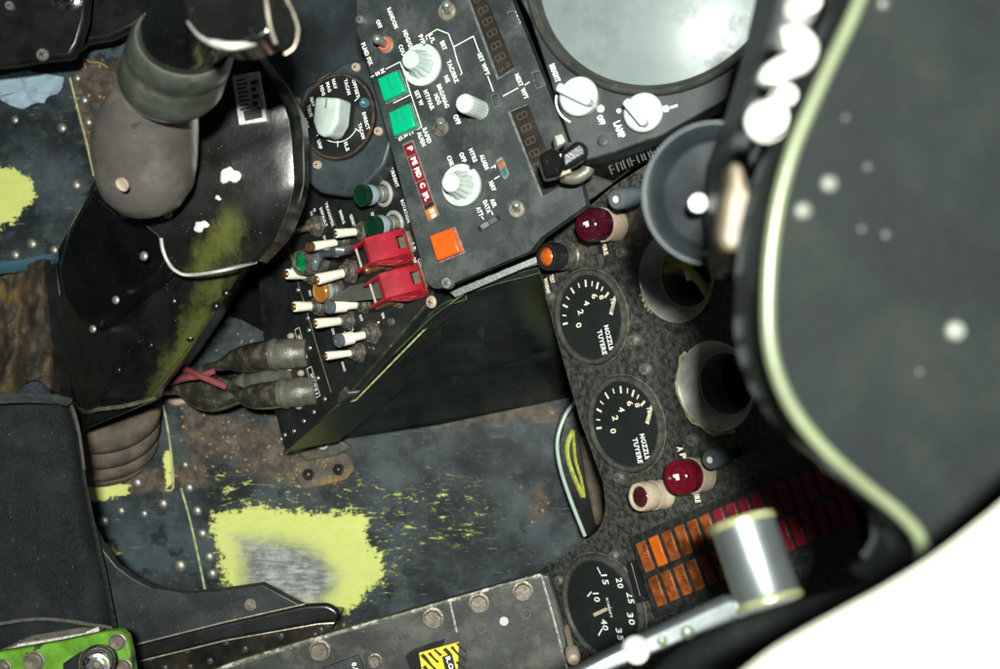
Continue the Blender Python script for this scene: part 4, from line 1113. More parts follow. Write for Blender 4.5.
# ------------------------------------------------------------------ cable connectors and the red cord
def connector(label, bx, by, dirpx, secs, collar, grip=None):
    """secs: list of (t along the axis in px, radius px); the axis runs from the panel towards dirpx"""
    b = PB.hit(bx, by)
    c = thing('cable_connector', label, 'connector', Matrix.Translation(b), 'cable connectors plugged into the side panel')
    e = tip3(b, PB.n, *dirpx)
    e = b + (PB.n*.55 + (P(dirpx[0], dirpx[1], .03)-b).normalized()*.45).normalized() if False else P(dirpx[0], dirpx[1], dirpx[2])
    return c, b, e
def plug(label, base, pts, rb, collar_r, nrings=3):
    """pts: (px,py,z) from the panel outwards; rb: radii in px for the rubber part"""
    b = P(*base)
    c = thing('cable_connector', label, 'connector', Matrix.Translation(b), 'cable connectors plugged into the side panel')
    ps = [P(*q) for q in pts]; m = (H-base[2])/F
    ax = axisM(b, ps[0]); L = (ps[0]-b).length; R = collar_r*m
    bm = BM(); lathe(bm, [(R*.98,-.006),(R*.98,L*.12),(R*1.03,L*.15),(R*1.03,L*.66),(R*.99,L*.69),(R*1.1,L*.74),(R*1.1,L*.84),(R*1.02,L*.87),(R*1.0,L)], ax, 84, flute=(40,.035,2,3))
    obj('coupling_ring', bm, M_['connector'], c, world=True, sharp=30)
    bm = BM(); tube(bm, [b.lerp(ps[0], .92)] + ps, [r*m for r in rb], 28, 6)
    obj('rubber_boot', bm, M_['bootrub'], c, world=True, sharp=80)
    return c
plug('lower left grey connector with the biggest round rubber bulb', (286,374,PB.hit(286,374).z), [(237,389,.078),(212,395,.073),(194,391,.071),(178,387,.07),(150,389,.06),(120,395,.05)], [13,15.5,17.5,15,8.5,8.2,8.5], 12.5)
plug('upper grey connector with long tapering rubber boot', (300,353,PB.hit(300,353).z), [(269,355,.112),(250,358,.104),(234,361,.098),(222,365,.094),(204,369,.09),(170,378,.08)], [14,15,14.5,11,6.2,5.2,5.5], 14.8)
plug('lower right grey connector with the shiniest rubber boot', (309,391,PB.hit(309,391).z), [(280,394,.115),(262,396,.108),(248,396,.104),(240,392,.10),(229,386,.096),(205,374,.085)], [13.5,14.2,13.8,11,6,5,4.5], 14.4)
bm = BM(); tube(bm, [P(172,382,.09), P(186,378,.105), P(200,376,.108), P(214,371,.104)], .0024, 10); tube(bm, [P(184,369,.098), P(198,375,.112), P(212,381,.114), P(226,387,.112)], .0024, 10)
tag(obj('lashing_cord', bm, M_['cord']), 'faded red cord tied across the connector cables', 'cord')
bm = BM(); blob(bm, 181, 401, .004, 14, 5, .006, 12)
tag(obj('loose_washer', bm, M_['ceramic']), 'flat cream scrap on the floor beneath the connectors', 'scrap')
# ------------------------------------------------------------------ the console's side under the panels
t = thing('console_side', 'dark green-black sheet metal console side with pale green edges below the panels', 'panel', P(430, 380, 0))
def ppoly(bm, pts, th, off=None):
    vs = [bm.verts.new(P(*p)) for p in pts]; f = bm.faces.new(vs); bmesh.ops.recalc_face_normals(bm, faces=[f])
    n = f.normal.copy(); f.normal_update(); n = f.normal
    if n.z < 0: n = -n
    v2 = [bm.verts.new(v.co - n*th) for v in vs]; k = len(vs)
    bm.faces.new(list(reversed(v2)))
    for i in range(k): bm.faces.new((vs[i], vs[(i+1)%k], v2[(i+1)%k], v2[i]))
M_['side'] = paint('console_side_paint', (.012,.016,.015), .24, var=.6, vs=18, grime=((.035,.04,.03),.4,26), chips=((.12,.13,.08),.72,70), streak=((.03,.038,.02),.6,22,(3,.6,1),.9), edge=((.26,.32,.12),.0006,.65), specks=((.2,.22,.1),.08,900), bump=.1, bs=160)
zB = lambda x, y: PB.hit(x, y).z
bm = BM(); ppoly(bm, [(297,452,.012),(352,404,.105),(432,325,.165),(470,293,.20),(497,284,.21),(540,273,.21),(560,330,.13),(572,397,.005),(440,425,.002),(335,441,.002)], .004)
obj('side_sheet', bm, M_['side'], t, world=True, sharp=10)
bm = BM(); ppoly(bm, [(284,454,.018),(344,402,.128),(349,398,.132),(433,316,.19),(447,306,.20),(467,299,.20),(352,406,.112),(298,453,.012)], .003)
obj('lower_flange', bm, M_['side'], t, world=True, sharp=10)
bm = BM(); ppoly(bm, [(449,292,.218),(536,256,.224),(540,262,.224),(455,298,.218)], .003)
obj('bright_flange', bm, paint('scuffed_flange', (.035,.04,.036), .4, 0, var=.5, vs=120, chips=((.4,.42,.34),.66,90), edge=((.45,.5,.3),.0008,.9)), t, bevel=.0006, world=True)
bm = BM(); ppoly(bm, [(340,392,.15),(345,388,.152),(348,393,.15),(360,392,.15),(350,398,.146),(343,399,.146),(337,408,.13),(336,402,.135)], .003)
obj('corner_bracket', bm, M_['bezelg'], t, bevel=.0008, world=True)
bm = BM(); tube(bm, [P(450,304,.212), P(470,290,.216), P(498,277,.22), P(540,263,.222)], .0005, 8)
obj('edge_bead', bm, M_['trim'], t, world=True)
bm = BM(); tube(bm, [P(286,453,.02), P(344,403,.13), P(356,400,.135), P(432,322,.185), P(453,302,.2)], .0006, 8, 1)
obj('edge_bead', bm, M_['seampale'], t, world=True)
for x, y, r in ((323,443,.006),):
    screw(t, Matrix.Translation(P(x, y, .235 if x > 400 else .012)), r, .003, 'metal')
bm = BM(); slab(bm, [(296,452,.010),(318,440,.012),(342,441,.012),(352,448,.008),(338,456,.006),(306,462,.006)], .008)
obj('foot_lug', bm, M_['connector'], t, bevel=.002, world=True)
tb = thing('floor_bracket', 'rusty lug with two dark bolts on the floor below the console side', 'bracket', P(322, 472, 0))
bm = BM(); slab(bm, [(290,470,.004),(296,462,.004),(340,452,.004),(352,456,.004),(354,470,.004),(346,480,.004),(322,486,.004),(302,490,.004)], .004)
obj('lug', bm, M_['canvas'], tb, bevel=.0015, world=True)
for x, y in ((309,474),(339,469)):
    bm = BM(); prism(bm, circ(.005, 6), 0, .004, Matrix.Translation(P(x, y, .004))); lathe(bm, [(.0045,.004),(.003,.0055),(1e-5,.006)], Matrix.Translation(P(x, y, .004)), 18, cap=False)
    obj('bolt', bm, M_['bootrub'], tb, world=True)
# ------------------------------------------------------------------ map display (PE_)
PE = Pl(600, 100, .285, (-.34, .02, 1), (36, 92))
PEM = Matrix.Translation(PE.o) @ Matrix((PE.u, PE.v, PE.n)).transposed().to_4x4()
t = thing('map_display', 'large round glass display with painted pale sheen and two small white pointer knobs below it', 'display', PE.M(600, 100))
c = PE.uv(657, -40); m = PE.mpp(657, -40)
out = [(500,-90),(510,-20),(530,18),(577,163),(618,151),(662,135),(727,99),(860,40),(860,-120),(600,-260)]
R1 = 138*m
bm = BM(); prism(bm, pxloop(PE, out), -.02, 0, PEM, [circ(R1*.985, 64, c.x, c.y)])
obj('face_plate', bm, M_['panel'], t, bevel=.001, world=True)
Mc = PEM @ Matrix.Translation((c.x, c.y, 0))
bm = BM(); lathe(bm, [(R1*.985,-.004),(R1*.99,.004),(R1*.97,.0055),(R1*.935,.004),(R1*.925,.0005),(R1*.905,-.001),(R1*.90,-.0045)], Mc, 128, cap=False)
obj('bezel', bm, M_['bezel'], t, world=True, sharp=30)
bm = BM(); RR = R1*.91; rings = [(RR*f, -.0035 + .012*(1-f*f)) for f in (1,.9,.75,.6,.45,.3,.15)] + [(1e-5, .0085)]
lathe(bm, rings, Mc, 96, cap=False)
obj('glass', bm, M_['sheenglass'], t, world=True)
bm = BM()
letters(bm, PE, [('BRIGHT',555,73,19,5),('OFF',601,120,10,5.5),('LAMP',619.5,129.5,17,6.5)], .0005, bold=.04)
for x, y, r in ((601,109,3.6),(619,111,2.3),(666,109,3.4)): prism(bm, circ(r*PE.mpp(x, y), 14), .0001, .0006, PE.M(x, y))
lines(bm, PE, [(671,107.5),(677,105.5)], 2.2, .0005)
pv = None
for k in range(14):
    a = math.radians(-30+95*k/13); 
    c0 = (580+math.cos(math.radians(115+75*k/13))*24, 100+math.sin(math.radians(115+75*k/13))*24)
    if pv: lines(bm, PE, [pv, c0], 1.8, .0005)
    pv = c0
obj('lettering', bm, M_['white'], t, world=True)
def pointer_knob(cx, cy, bx, by, ex, ey):
    """disc at (cx,cy); the blade runs from (bx,by) to (ex,ey), both pixels at its top"""
    m = PE.mpp(cx, cy); M = PE.M(cx, cy, .0)
    bm = BM(); lathe(bm, [(19*m,0),(19.5*m,.001),(19.5*m,.0055),(18*m,.0065),(15.5*m,.0068),(1e-5,.0068)], M, 48, cap=False)
    k = obj('knob', bm, M_['knobw'], t, world=True, sharp=30)
    a = PE.hit(bx, by, .0135); b = PE.hit(ex, ey, .0135); L = (b-a).length; d = (b-a)/L; s = PE.n.cross(d)
    F_ = Matrix((d, s, PE.n)).transposed().to_4x4(); F_.translation = (a+b)/2 - PE.n*.0135
    w = 4.6*m
    bm = BM(); prism(bm, [(-L/2,-w*.7),(-L/2+2*m,-w),(L/2-3*m,-w),(L/2,-w*.5),(L/2,w*.5),(L/2-3*m,w),(-L/2+2*m,w),(-L/2,w*.7)], .005, .0135, F_)
    bm.transform(ROOTM[k.name].inverted()); obj('pointer', bm, M_['knobw'], k, bevel=.0008, seg=3)
pointer_knob(581,98.5,557,86,590,102); pointer_knob(645,114.5,625,100,645,124)
for x, y, r in ((603,141,6),(571,146,4)): screw(t, PE.M(x, y, 0, .3), r*PE.mpp(x, y), .001, 'panel')
# latch block at the display's lower corner
t = thing('latch', 'chunky glossy black latch block beside the lower digit window', 'latch', P(565, 165, .29))
Fm = Matrix((PE.u, PE.v, PE.n)).transposed().to_4x4()
bm = BM(); slab(bm, [(538,156,.318),(552,147,.32),(562,152,.322),(566,164,.32),(560,176,.318),(545,179,.316)], .012)
obj('block', bm, M_['grip'], t, bevel=.0016, seg=3, world=True)
bm = BM(); slab(bm, [(558,153,.312),(580,138,.312),(588,146,.312),(590,156,.312),(572,167,.312),(562,172,.312)], .014)
obj('arm', bm, M_['black'], t, bevel=.003, seg=3, world=True)
bm = BM(); slab(bm, [(552,134,.300),(563,131,.302),(568,142,.302),(556,150,.30)], .008)
obj('tab', bm, M_['metal'], t, bevel=.0015, world=True)
bm = BM(); tube(bm, [P(552,177,.306), P(570,170,.306)], .0016, 8, 1); obj('bright_edge', bm, M_['ceramic'], t, world=True)
bm = BM(); tube(bm, [P(563,176,.296), P(575,178,.294), P(586,172,.294), P(588,168,.294)], .0036, 14); obj('spring', bm, M_['connector'], t, world=True)
bm = BM(); ppoly(bm, [(568,184,.268),(584,172,.270),(600,178,.268),(614,183,.262),(594,198,.262),(573,210,.262)], .004)
obj('mount_bracket', bm, M_['bezelg'], t, bevel=.0006, world=True)
# engraved black strip behind the latch
t = thing('engraved_strip', 'black wedge-shaped strip with dull engraved characters under the display', 'strip', P(630, 160, .27))
bm = BM(); ppoly(bm, [(580,166,.272),(662,137,.278),(735,106,.284),(735,112,.26),(668,150,.25),(630,170,.25),(614,182,.25),(602,178,.252)], .006)
obj('strip', bm, M_['black'], t, world=True)
bm = BM()
for k in range(8):
    x = 609+k*6.8; y = 166.5-k*2.9
    for seg_ in (((0,0),(3.2,8)), ((0,0),(4.2,-1.7)), (((4.2,-1.7),(7.2,6)) if k % 3 else ((1.6,4),(5.6,2.3)))):
        a, b_ = seg_; p, q = P(x+a[0], y+a[1], .266), P(x+b_[0], y+b_[1], .262)
        d = (q-p).normalized(); s = Vector((-d.y, d.x, 0))*.0005
        addv(bm, [p-s, q-s, q+s, p+s], [(0,1,2,3)])
obj('lettering', bm, M_['lever'], t, world=True)

# ------------------------------------------------------------------ instrument panel (PD)
PD = Pl(600, 330, .225, (-.73, -.10, .67), (20, 86))
PDM = Matrix.Translation(PD.o) @ Matrix((PD.u, PD.v, PD.n)).transposed().to_4x4()
t = thing('instrument_panel', 'crackle-finish black instrument panel with round cut-outs', 'instrument panel', PD.M(600, 330))
dp = t
def hole(px, py, rpx, n=48):
    c = PD.uv(px, py); return circ(rpx*PD.mpp(px, py), n, c.x, c.y)
out = poly([(532,246,5),(540,238,4),(590,206),(612,187),(660,156),(730,112),(960,20),(960,600),(880,600),(720,660),(590,720),(575,700),(569,668),(548,565),(599,531,8),(606,510,8),(603,482),(580,420),(560,350)])
H1, H2 = (676,277,46), (716,386,46)
bm = BM(); prism(bm, pxloop(PD, out), -.005, 0, PDM, [hole(*H1), hole(*H2)])
obj('face_plate', bm, M_['crackle'], t, bevel=.0008, world=True)
for x, y, r in ((551.5,297,4.5),(622.5,252.5,6),(634.5,340,6.5),(646,369,6.5),(693.5,440,7),(620,477,6),(614.8,555.5,5.4),(560,580,5)):
    screw(t, PD.M(x, y, 0, x), r*PD.mpp(x, y), .0028, 'metal')
for x, y, L, w in ((548,283,18,9),(601,246,16,9),(681,452,16,9),(697,497,14,8),(707,203,18,14)):
    bm = BM(); m = PD.mpp(x, y); prism(bm, rrect(L*m, w*m, .001), 0, .0008, PD.M(x, y))
    obj('legend_plate', bm, M_['gauge'], t, world=True)
bm = BM(); letters(bm, PD, [('WARNING',547.5,288,20,5),('TEST',552,279,8,5),('FIRE',605,249,12,5),('A',680,449,5,7),('P',683,456,5,7),('FIRE',697,497,11,6),('V',706,207,6,7)], .001, bold=.04)
obj('lettering', bm, M_['cream'], t, world=True)
# aluminium tubes of the two empty instrument holes with cables behind
for (x, y, r), lab in ((H1, 'upper empty aluminium instrument ring with cables showing behind it'), (H2, 'lower empty aluminium instrument ring beside the second dial')):
    m = PD.mpp(x, y); M = PD.M(x, y)
    g = thing('mounting_ring', lab, 'mounting ring', M, 'empty instrument mounting rings')
    R = r*m*.985
    bm = BM(); lathe(bm, [(R*1.02,.0008),(R*1.0,.0016),(R*.965,.0008),(R*.72,-.009),(R*.70,-.009),(R*.70,-.03)], M, 72, cap=False)
    obj('ring', bm, M_['alu'], g, world=True, sharp=30)
    bm = BM(); lathe(bm, [(R*.71,-.028),(R*.70,-.035),(1e-5,-.035)], M, 40, cap=False); obj('dark_well', bm, M_['void'], g, world=True)
    bm = BM(); pv = None
    for k in range(16):
        a = .1+.5*k/15 if y < 300 else -1.0+2.8*k/15
        w = R*(1.03+.02*math.sin(k*2.3)); c1, c2_ = (w, w+.0016*(1+.5*math.sin(k*1.7)))
        q = (Vector((c1*math.sin(a), -c1*math.cos(a), .0006)), Vector((c2_*math.sin(a), -c2_*math.cos(a), .0006)))
        if pv and (k % 7 or y > 300): addv(bm, [pv[0], pv[1], q[1], q[0]], [(0,1,2,3)], M)
        pv = q
    obj('paint_line', bm, M_['seampale'], g, world=True)
t = thing('cable_bundle', 'yellow green and mauve cables seen inside the upper empty ring', 'cables', PD.M(676, 277, -.012))
for pts, r, mt in (([(640,285,.25),(668,268,.262),(690,262,.26),(715,255,.26)], .0035, 'cable'), ([(650,262,.255),(672,258,.262),(695,275,.262),(712,300,.262)], .0028, 'cable'),
                   ([(655,275,.25),(680,272,.263),(700,282,.264),(718,290,.26)], .0022, 'mauve'), ([(668,245,.26),(684,262,.266),(690,280,.26)], .002, 'railw')):
    bm = BM(); c0 = PD.M(676,277)
    pp = []
    for x, y, z in pts: pp.append(PD.hit(x, y, -.012 - .002*math.sin(x)))
    tube(bm, pp, r, 10); obj('cable', bm, M_[mt], t, world=True)
# nozzle gauges: build one at the lower position, copy to the upper
def gauge_ring(M, R, g, face='dial'):
    bm = BM(); lathe(bm, [(R*1.12,-.002),(R*1.12,.0026),(R*1.09,.0042),(R*1.04,.0046),(R*1.0,.0042),(R*.975,.003),(R*.965,.002)], M, 72, cap=False)
    obj('bezel', bm, M_['bezelg'], g, world=True, sharp=30)
    bm = BM(); lathe(bm, [(R*.97,.0026),(1e-5,.0026)], M, 56, cap=False); obj('dial_face', bm, M_[face], g, world=True)
    bm = BM(); lathe(bm, [(R*1.17,-.001),(R*1.16,.0016),(R*1.12,.002)], M, 64, cap=False); obj('flange', bm, M_['crackle'], g, world=True)
GX, GY = 627.5, 423.5
def nozzle(label):
    M = PD.M(GX, GY); m = PD.mpp(GX, GY); R = 43.5*m
    g = thing('nozzle_gauge', label, 'gauge', M, 'round nozzle position gauges')
    gauge_ring(M, R, g)
    bm = BM(); off = .0029
    tk = [(167,323),(173,297),(181,272),(190,252),(203,232),(220,215),(240,203),(262,195),(285,190),(307,198),(330,222)]
    cen = PD.uv(GX, GY)
    for i, (x, y) in enumerate(tk):
        px, py = 560+x/3.718, 340+y/3.718
        a = PD.uv(px, py) - cen; L = a.length; d = a/L; s = Vector((-d.y, d.x, 0))*m*(1.1 if i % 2 == 0 else .7); hh = m*(3.6 if i % 2 == 0 else 2.6)
        L = R*.80 if i < 10 else R*.78
        addv(bm, [d*(L-hh)-s+Vector((0,0,off)), d*(L+hh)-s+Vector((0,0,off)), d*(L+hh)+s+Vector((0,0,off)), d*(L-hh)+s+Vector((0,0,off))], [(0,1,2,3)], M)
    letters(bm, PD, [('0',613.2,431,4.8,7),('2',615.3,418,4.8,7),('4',621.5,409.5,4.8,7),('6',630,403.4,4.8,7),('8',637.3,405.2,4.2,5.6),('10',649,410.5,5,5)], off, bold=.02)
    obj('dial_markings', bm, M_['cream'], g, world=True)
    bm = BM(); letters(bm, PD, [('NOZZLE',644.8,446.5,25,5.8),('TUYERE',637.6,450.5,25,5.8)], off, bold=.035)
    obj('lettering', bm, M_['white'], g, world=True)
    bm = BM(); p, q = PD.hit(647,423.5,.003), PD.hit(652.5,404,.003); d = (q-p).normalized(); s = PD.n.cross(d)
    vs = [bm.verts.new(v) for v in (p-s*m*2.2, p+s*m*2.2, q+s*m*1.6, q+d*m*2, q-s*m*1.6)]; bm.faces.new(vs); bmesh.ops.solidify(bm, geom=bm.faces[:], thickness=.0004)
    obj('needle', bm, M_['cream'], g, world=True)
    bm = BM(); lathe(bm, [(R*.97,.0041),(R*.6,.0046),(1e-5,.005)], M, 48, cap=False); obj('glass', bm, M_['gglass'], g, world=True)
    return g
M_['gglass'] = glass('gauge_glass', (.02,.02,.02), .04, .06)
g = nozzle('lower nozzle gauge, beside the maroon and red lamps')
copy_tree(g, None, PD.M(592.5, 317), 'upper nozzle gauge, just below the orange lamp')
# small altitude style gauge at the bottom
M = PD.M(604.5, 607); m = PD.mpp(604.5, 607); R = 48.5*m
g = thing('pressure_gauge', 'black dial numbered 10 to 40 beside the amber caption panel', 'gauge', M)
gauge_ring(M, R, g)
bm = BM(); o4 = lambda x, y: (540+x/3.36, 470+y/3.36)
def L4(s, x, y, L, h): return (s, *o4(x, y), L, h)
letters(bm, PD, [L4('15',218,368,10,7.5), L4('20',268,380,10,7.5), L4('25',304,430,11,7.5), L4('30',306,500,12,7.5), L4('35',268,552,12,7.5), L4('40',217,520,11,7.5), L4('10',190,428,9,7.5), L4('X1000FT',232,462,20,3)], .0029, bold=.02)
for a, b_ in (((193,328),(203,348)), ((172,410),(160,424)), ((197,555),(208,535)), ((283,582),(275,565))): lines(bm, PD, [o4(*a), o4(*b_)], 1.5, .0029)
obj('dial_markings', bm, M_['white'], g, world=True)
bm = BM(); lines(bm, PD, [o4(182,487), o4(222,468)], 3.4, .0032); lines(bm, PD, [o4(222,468), o4(240,462)], 1.2, .0032); bmesh.ops.solidify(bm, geom=bm.faces[:], thickness=.0004)
obj('needle', bm, M_['cream'], g, world=True)
bm = BM(); lathe(bm, [(R*.97,.0041),(R*.6,.0046),(1e-5,.005)], M, 48, cap=False); obj('glass', bm, M_['gglass'], g, world=True)
# indicator lamps and black caps
def lamp(label, bx, by, fx, fy, r, lens, body, colr, rbase=1.15, mark=None, rim=.9, cat='lamp', group='warning lamps on the instrument panel', name='warning_lamp'):
    b = PD.hit(bx, by); tp = tip3(b, PD.n, fx, fy); h = (tp-b).length; m = PD.mpp(fx, fy); ax = axisM(b, tp, PD.u); R = r*m
    g = thing(name, label, cat, ax, group)
    bm = BM(); lathe(bm, [(R*rbase,0),(R*rbase,h*.18),(R*1.0,h*.22),(R*1.0,h*.38),(R*1.08,h*.4),(R*1.08,h*.52)], ax, 60, flute=(40,.03,2,5)); obj('collar', bm, M_[colr], g, world=True)
    bm = BM(); lathe(bm, [(R*1.0,h*.5),(R*1.05,h*.55),(R*1.05,h*.9),(R*.98,h),(R*rim,h*1.0),(R*rim*.93,h*.96)], ax, 48, cap=False); obj('rim', bm, M_[body], g, world=True)
    bm = BM(); lathe(bm, [(R*rim*.95,h*.95),(R*rim*.8,h*1.0),(R*.4,h*1.03),(1e-5,h*1.04)], ax, 36, cap=False); obj('lens', bm, M_[lens], g, world=True)
    if mark:
        bm = BM(); M2 = ax @ Matrix.Translation((0,0,h*1.05))
        put_text(bm, mark, M2, R*.34, R*.42, .06); obj('letter', bm, M_['white'], g, world=True)
    return g
lamp('glowing orange lamp in a black ribbed holder at the panel corner', 574,256, 545.5,256.8, 12.5, 'orangelamp','gauge','nut', 1.1, None, .74)
lamp('upper dark red lamp marked F, above the upper dial', 616,225.5, 587.5,224.5, 15.5, 'redlamp2','redlamp2','ceramic', 1.0, 'F', .72)
lamp('lower red lamp marked F, beside the lower dial', 703,474.5, 677.5,477.2, 16.5, 'redlamp','redlamp','ceramic', 1.0, 'F', .72)
lamp('maroon lamp in a thick beige ring below the lower dial', 664,494, 639,497, 13.5, 'brownlamp','ceramic','ceramic', 1.05, None, .8)
def capsw(label, bx, by, fx, fy, r):
    b = PD.hit(bx, by); tp = tip3(b, PD.n, fx, fy); m = PD.mpp(fx, fy); ax = axisM(b, tp); h = (tp-b).length; R = r*m
    g = thing('capped_switch', label, 'switch', ax, 'grey capped toggle switches')
    bm = BM(); lathe(bm, [(R*.55,0),(R*.55,h*.5),(R*.45,h*.55)], ax, 24); obj('stem', bm, M_['gauge'], g, world=True)
    bm = BM(); lathe(bm, [(R*.8,h*.42),(R,h*.48),(R,h*.95),(R*.85,h),(1e-5,h)], ax, 32, cap=False); obj('cap', bm, M_['grey'], g, world=True)
    bm = BM(); lathe(bm, [(R*.34,h),(R*.3,h*1.01),(1e-5,h*1.012)], ax, 18, cap=False); obj('white_dot', bm, M_['cream'], g, world=True)
capsw('upper grey capped switch above the empty ring', 651,193.5, 615.5,199.5, 10); capsw('lower grey capped switch to the right of the red F lamp', 738,452, 709.5,460, 9.5)
# ------------------------------------------------------------------ caption panel
t = thing('annunciator', 'tilted warning light box with rows of orange and red caption lights', 'warning panel', PD.M(640, 560))
CL = .008
A0, A1, A2, A3 = (629,537), (838,448), (862,543), (656,619)
c4 = poly([(*A0,4),(*A1,4),(*A2,4),(*A3,5)])
lp = [tuple(PD.uv(x, y, CL)[:2]) for x, y in c4]
bm = BM(); prism(bm, lp, -.002, CL, PDM)
obj('body', bm, M_['crackled'], t, bevel=.0012, world=True)
def cellpx(i, j):
    """column i (0..), row j -> centre px"""
    return (645.7+12.75*i+12.0*j, 556.2-5.45*i+34.6*j)
bm = BM()
cell_text = []
for j in range(2):
    for i in range(16):
        cx, cy = cellpx(i, j)
        hw, hh = 4.6, 15.2
        dx, dy = .336, .942   # down direction of a cell
        sx, sy = .915, -.40
        c4 = [(cx-sx*hw*1.02-dx*hh, cy-sy*hw-dy*hh), (cx+sx*hw-dx*hh, cy+sy*hw-dy*hh), (cx+sx*hw+dx*hh, cy+sy*hw+dy*hh), (cx-sx*hw+dx*hh, cy-sy*hw+dy*hh)]
        lp = [tuple(PD.uv(x, y, CL)[:2]) for x, y in c4]
        red = i >= (6 if j == 0 else 7)
        b2 = BM(); prism(b2, lp, CL-.001, CL+.0009, PDM)
        o = obj('caption_light', b2, M_['cap_red' if red else ('cap_lit' if (i, j) == (1, 0) else 'cap_orange')] if 'cap_red' in M_ else M_['ambercap'], t, bevel=.0003, world=True) if False else None
        if o is None:
            if 'cap_red' not in M_:
                M_['cap_red'] = paint('red_caption_light', (.19,.010,.024), .3, var=.25, vs=130, bump=.1)
                M_['cap_orange'] = paint('orange_caption_light', (.21,.055,.012), .3, var=.55, vs=130, bump=.1)
                M_['cap_lit'] = paint('bright_orange_caption_light', (.5,.10,.006), .3, var=.12, vs=130, bump=.05)
            o = obj('caption_light', b2, M_['cap_red' if red else ('cap_lit' if (i, j) == (1, 0) else 'cap_orange')], t, bevel=.0003, world=True)
            o['label'] = 'red caption light' if red else 'orange caption light'
        tx = [['FUEL','','OXY','BINGO','CABIN','HYD','ENG 1','FIRE','ENG 2','GEN 1','GEN 2','TACAN','CONF','AJ','ECS','CWP'],['HDG','FUEL TP','OIL T','ANTI G','FCS P','COMP','TRIM','STBY','LPR','CAB','RT OX','DV WN','DOORS','NAV','ELEC','TEST']][j][i]
        if tx: cell_text.append((tx, cx, cy, min(24, 5*len(tx)), 4.2))
letters(bm, PD, cell_text, CL+.0012, bold=0)
obj('caption_lettering', bm, flat('caption_ink', (.10,.02,.005), .5), t, world=True)
bm = BM()
hp = [(626,563),(631,562),(640,596),(644,598),(644,602),(637,604),(634,598)]
lp = [tuple(PD.uv(x, y, .006)[:2]) for x, y in hp]; prism(bm, lp, 0, .006, PDM)
obj('hinge', bm, M_['gauge'], t, bevel=.0005, world=True)
# ------------------------------------------------------------------ curved sheet behind the panel's left edge
t = thing('curved_duct', 'dark curved duct with polished edge and yellow wear ring behind the instrument panel', 'duct', P(575, 470, 0))
bm = BM(); slab(bm, [(574,403,.06),(563,420,.06),(557,445,.06),(560,470,.06),(570,500,.06),(585,537,.06),(615,545,.06),(640,520,.06),(640,400,.06)], .05)
obj('side', bm, M_['housing'], t, bevel=.002, world=True)
bm = BM(); tube(bm, [P(575,402,.06), P(565,416,.062), P(557.5,440,.064), P(560,466,.064), P(570,498,.064), P(585,536,.064)], .0015, 12)
obj('polished_edge', bm, M_['mintedge'], t, world=True)
bm = BM(); tube(bm, [P(573,430,.0615), P(567,446,.0615), P(570,466,.0615), P(583,497,.0615), P(581,480,.0615), P(575,458,.0615), P(573,430,.0615)], .0022, 8, flat=.4)
obj('worn_ring', bm, M_['seampale'] if False else paint('yellow_wear', (.40,.46,.06), .6, var=.3, vs=300), t, world=True)
bm = BM(); slab(bm, [(579,436,.075),(596,440,.075),(608,520,.075),(596,528,.075),(586,480,.075)], .012)
obj('brown_block', bm, M_['bellow'], t, bevel=.003, world=True)
# ------------------------------------------------------------------ lower console
t = thing('lower_console', 'scuffed black console with hexagonal bolts and a yellow striped label', 'console', P(430, 640, .2))
CZ = .19
def Z(px, py): return CZ + (px-430)*.00006
bm = BM(); slab(bm, [(x, y, Z(x, y)) for x, y in ((90,720),(236,663),(308,641),(448,601),(540,575),(549,574),(562,620),(578,680),(578,730),(90,760))], .012)
obj('body', bm, M_['console'], t, bevel=.0016, world=True)
bm = BM(); tube(bm, [P(x, y, Z(x, y)+.0005) for x, y in ((150,695),(236,663),(308,641),(400,615))], .0014, 8, 1)
tube(bm, [P(x, y, Z(x, y)+.0005) for x, y in ((400,615),(448,601),(500,586),(541,575))], .0012, 8, 1)
obj('worn_edge', bm, paint('scraped_edge', (.20,.215,.155), .5, .3, var=.5, vs=200, chips=((.6,.6,.52),.56,120), bump=.2), t, world=True)
bm = BM()
M_['jointp'] = paint('joint_paint', (.3,.3,.25), .5, var=.6, vs=400)
for pts in ([(450,602),(453,615),(457,632)], [(541,575),(550,605),(568,672)]):
    bm = BM(); tube(bm, [P(x, y, Z(x, y)+.0002) for x, y in pts], .0008, 6, 2); obj('joint', bm, M_['jointp'], t, world=True)
PF = Pl(440, 640, Z(440,640)+.0006, (0,0,1), (30, 88))
def hexb(x, y, r):
    m = (H-Z(x, y))/F; M = Matrix.Translation(P(x, y, Z(x, y))) @ Matrix.Rotation(x*.3, 4, 'Z')
    bm = BM(); lathe(bm, [(r*1.25*m,0),(r*1.25*m,.0008),(r*1.1*m,.001)], M, 28); prism(bm, circ(r*m, 8), .0008, .0055, M)
    return obj('bolt', bm, M_['hexbolt'], t, bevel=.0007, world=True)
for x, y, r in ((320,650,9),(433,618,9),(479,603,8.8),(523,591,8.8),(375,660,6)): hexb(x, y, r)
bm = BM(); prism(bm, circ(.0028, 20), 0, .0006, Matrix.Translation(P(504,621,Z(504,621)))); obj('white_dot', bm, M_['offwhite'], t, world=True)
bm = BM()
for x, y in ((481,628),(526,614)): lathe(bm, [(.0031,0),(.0031,.0003),(.0025,.0003)], Matrix.Translation(P(x, y, Z(x, y))), 24, cap=False); 
obj('ring_mark', bm, M_['trim'], t, world=True)
bm = BM(); slab(bm, [(405,656,CZ+.0006),(414,649,CZ+.001),(470,630,CZ+.001),(474,634,CZ+.001),(480,672,CZ+.0008),(480,700,CZ),(420,700,CZ)], .001)
obj('recess_plate', bm, M_['gauge'], t, world=True)
LBL = [(419,653),(466,640),(473,670),(480,700),(428,706)]
bm = BM(); slab(bm, [(x, y, CZ+.0018) for x, y in LBL], .0008)
lb = obj('hazard_label', bm, M_['yellow'], t, world=True)
bm = BM()
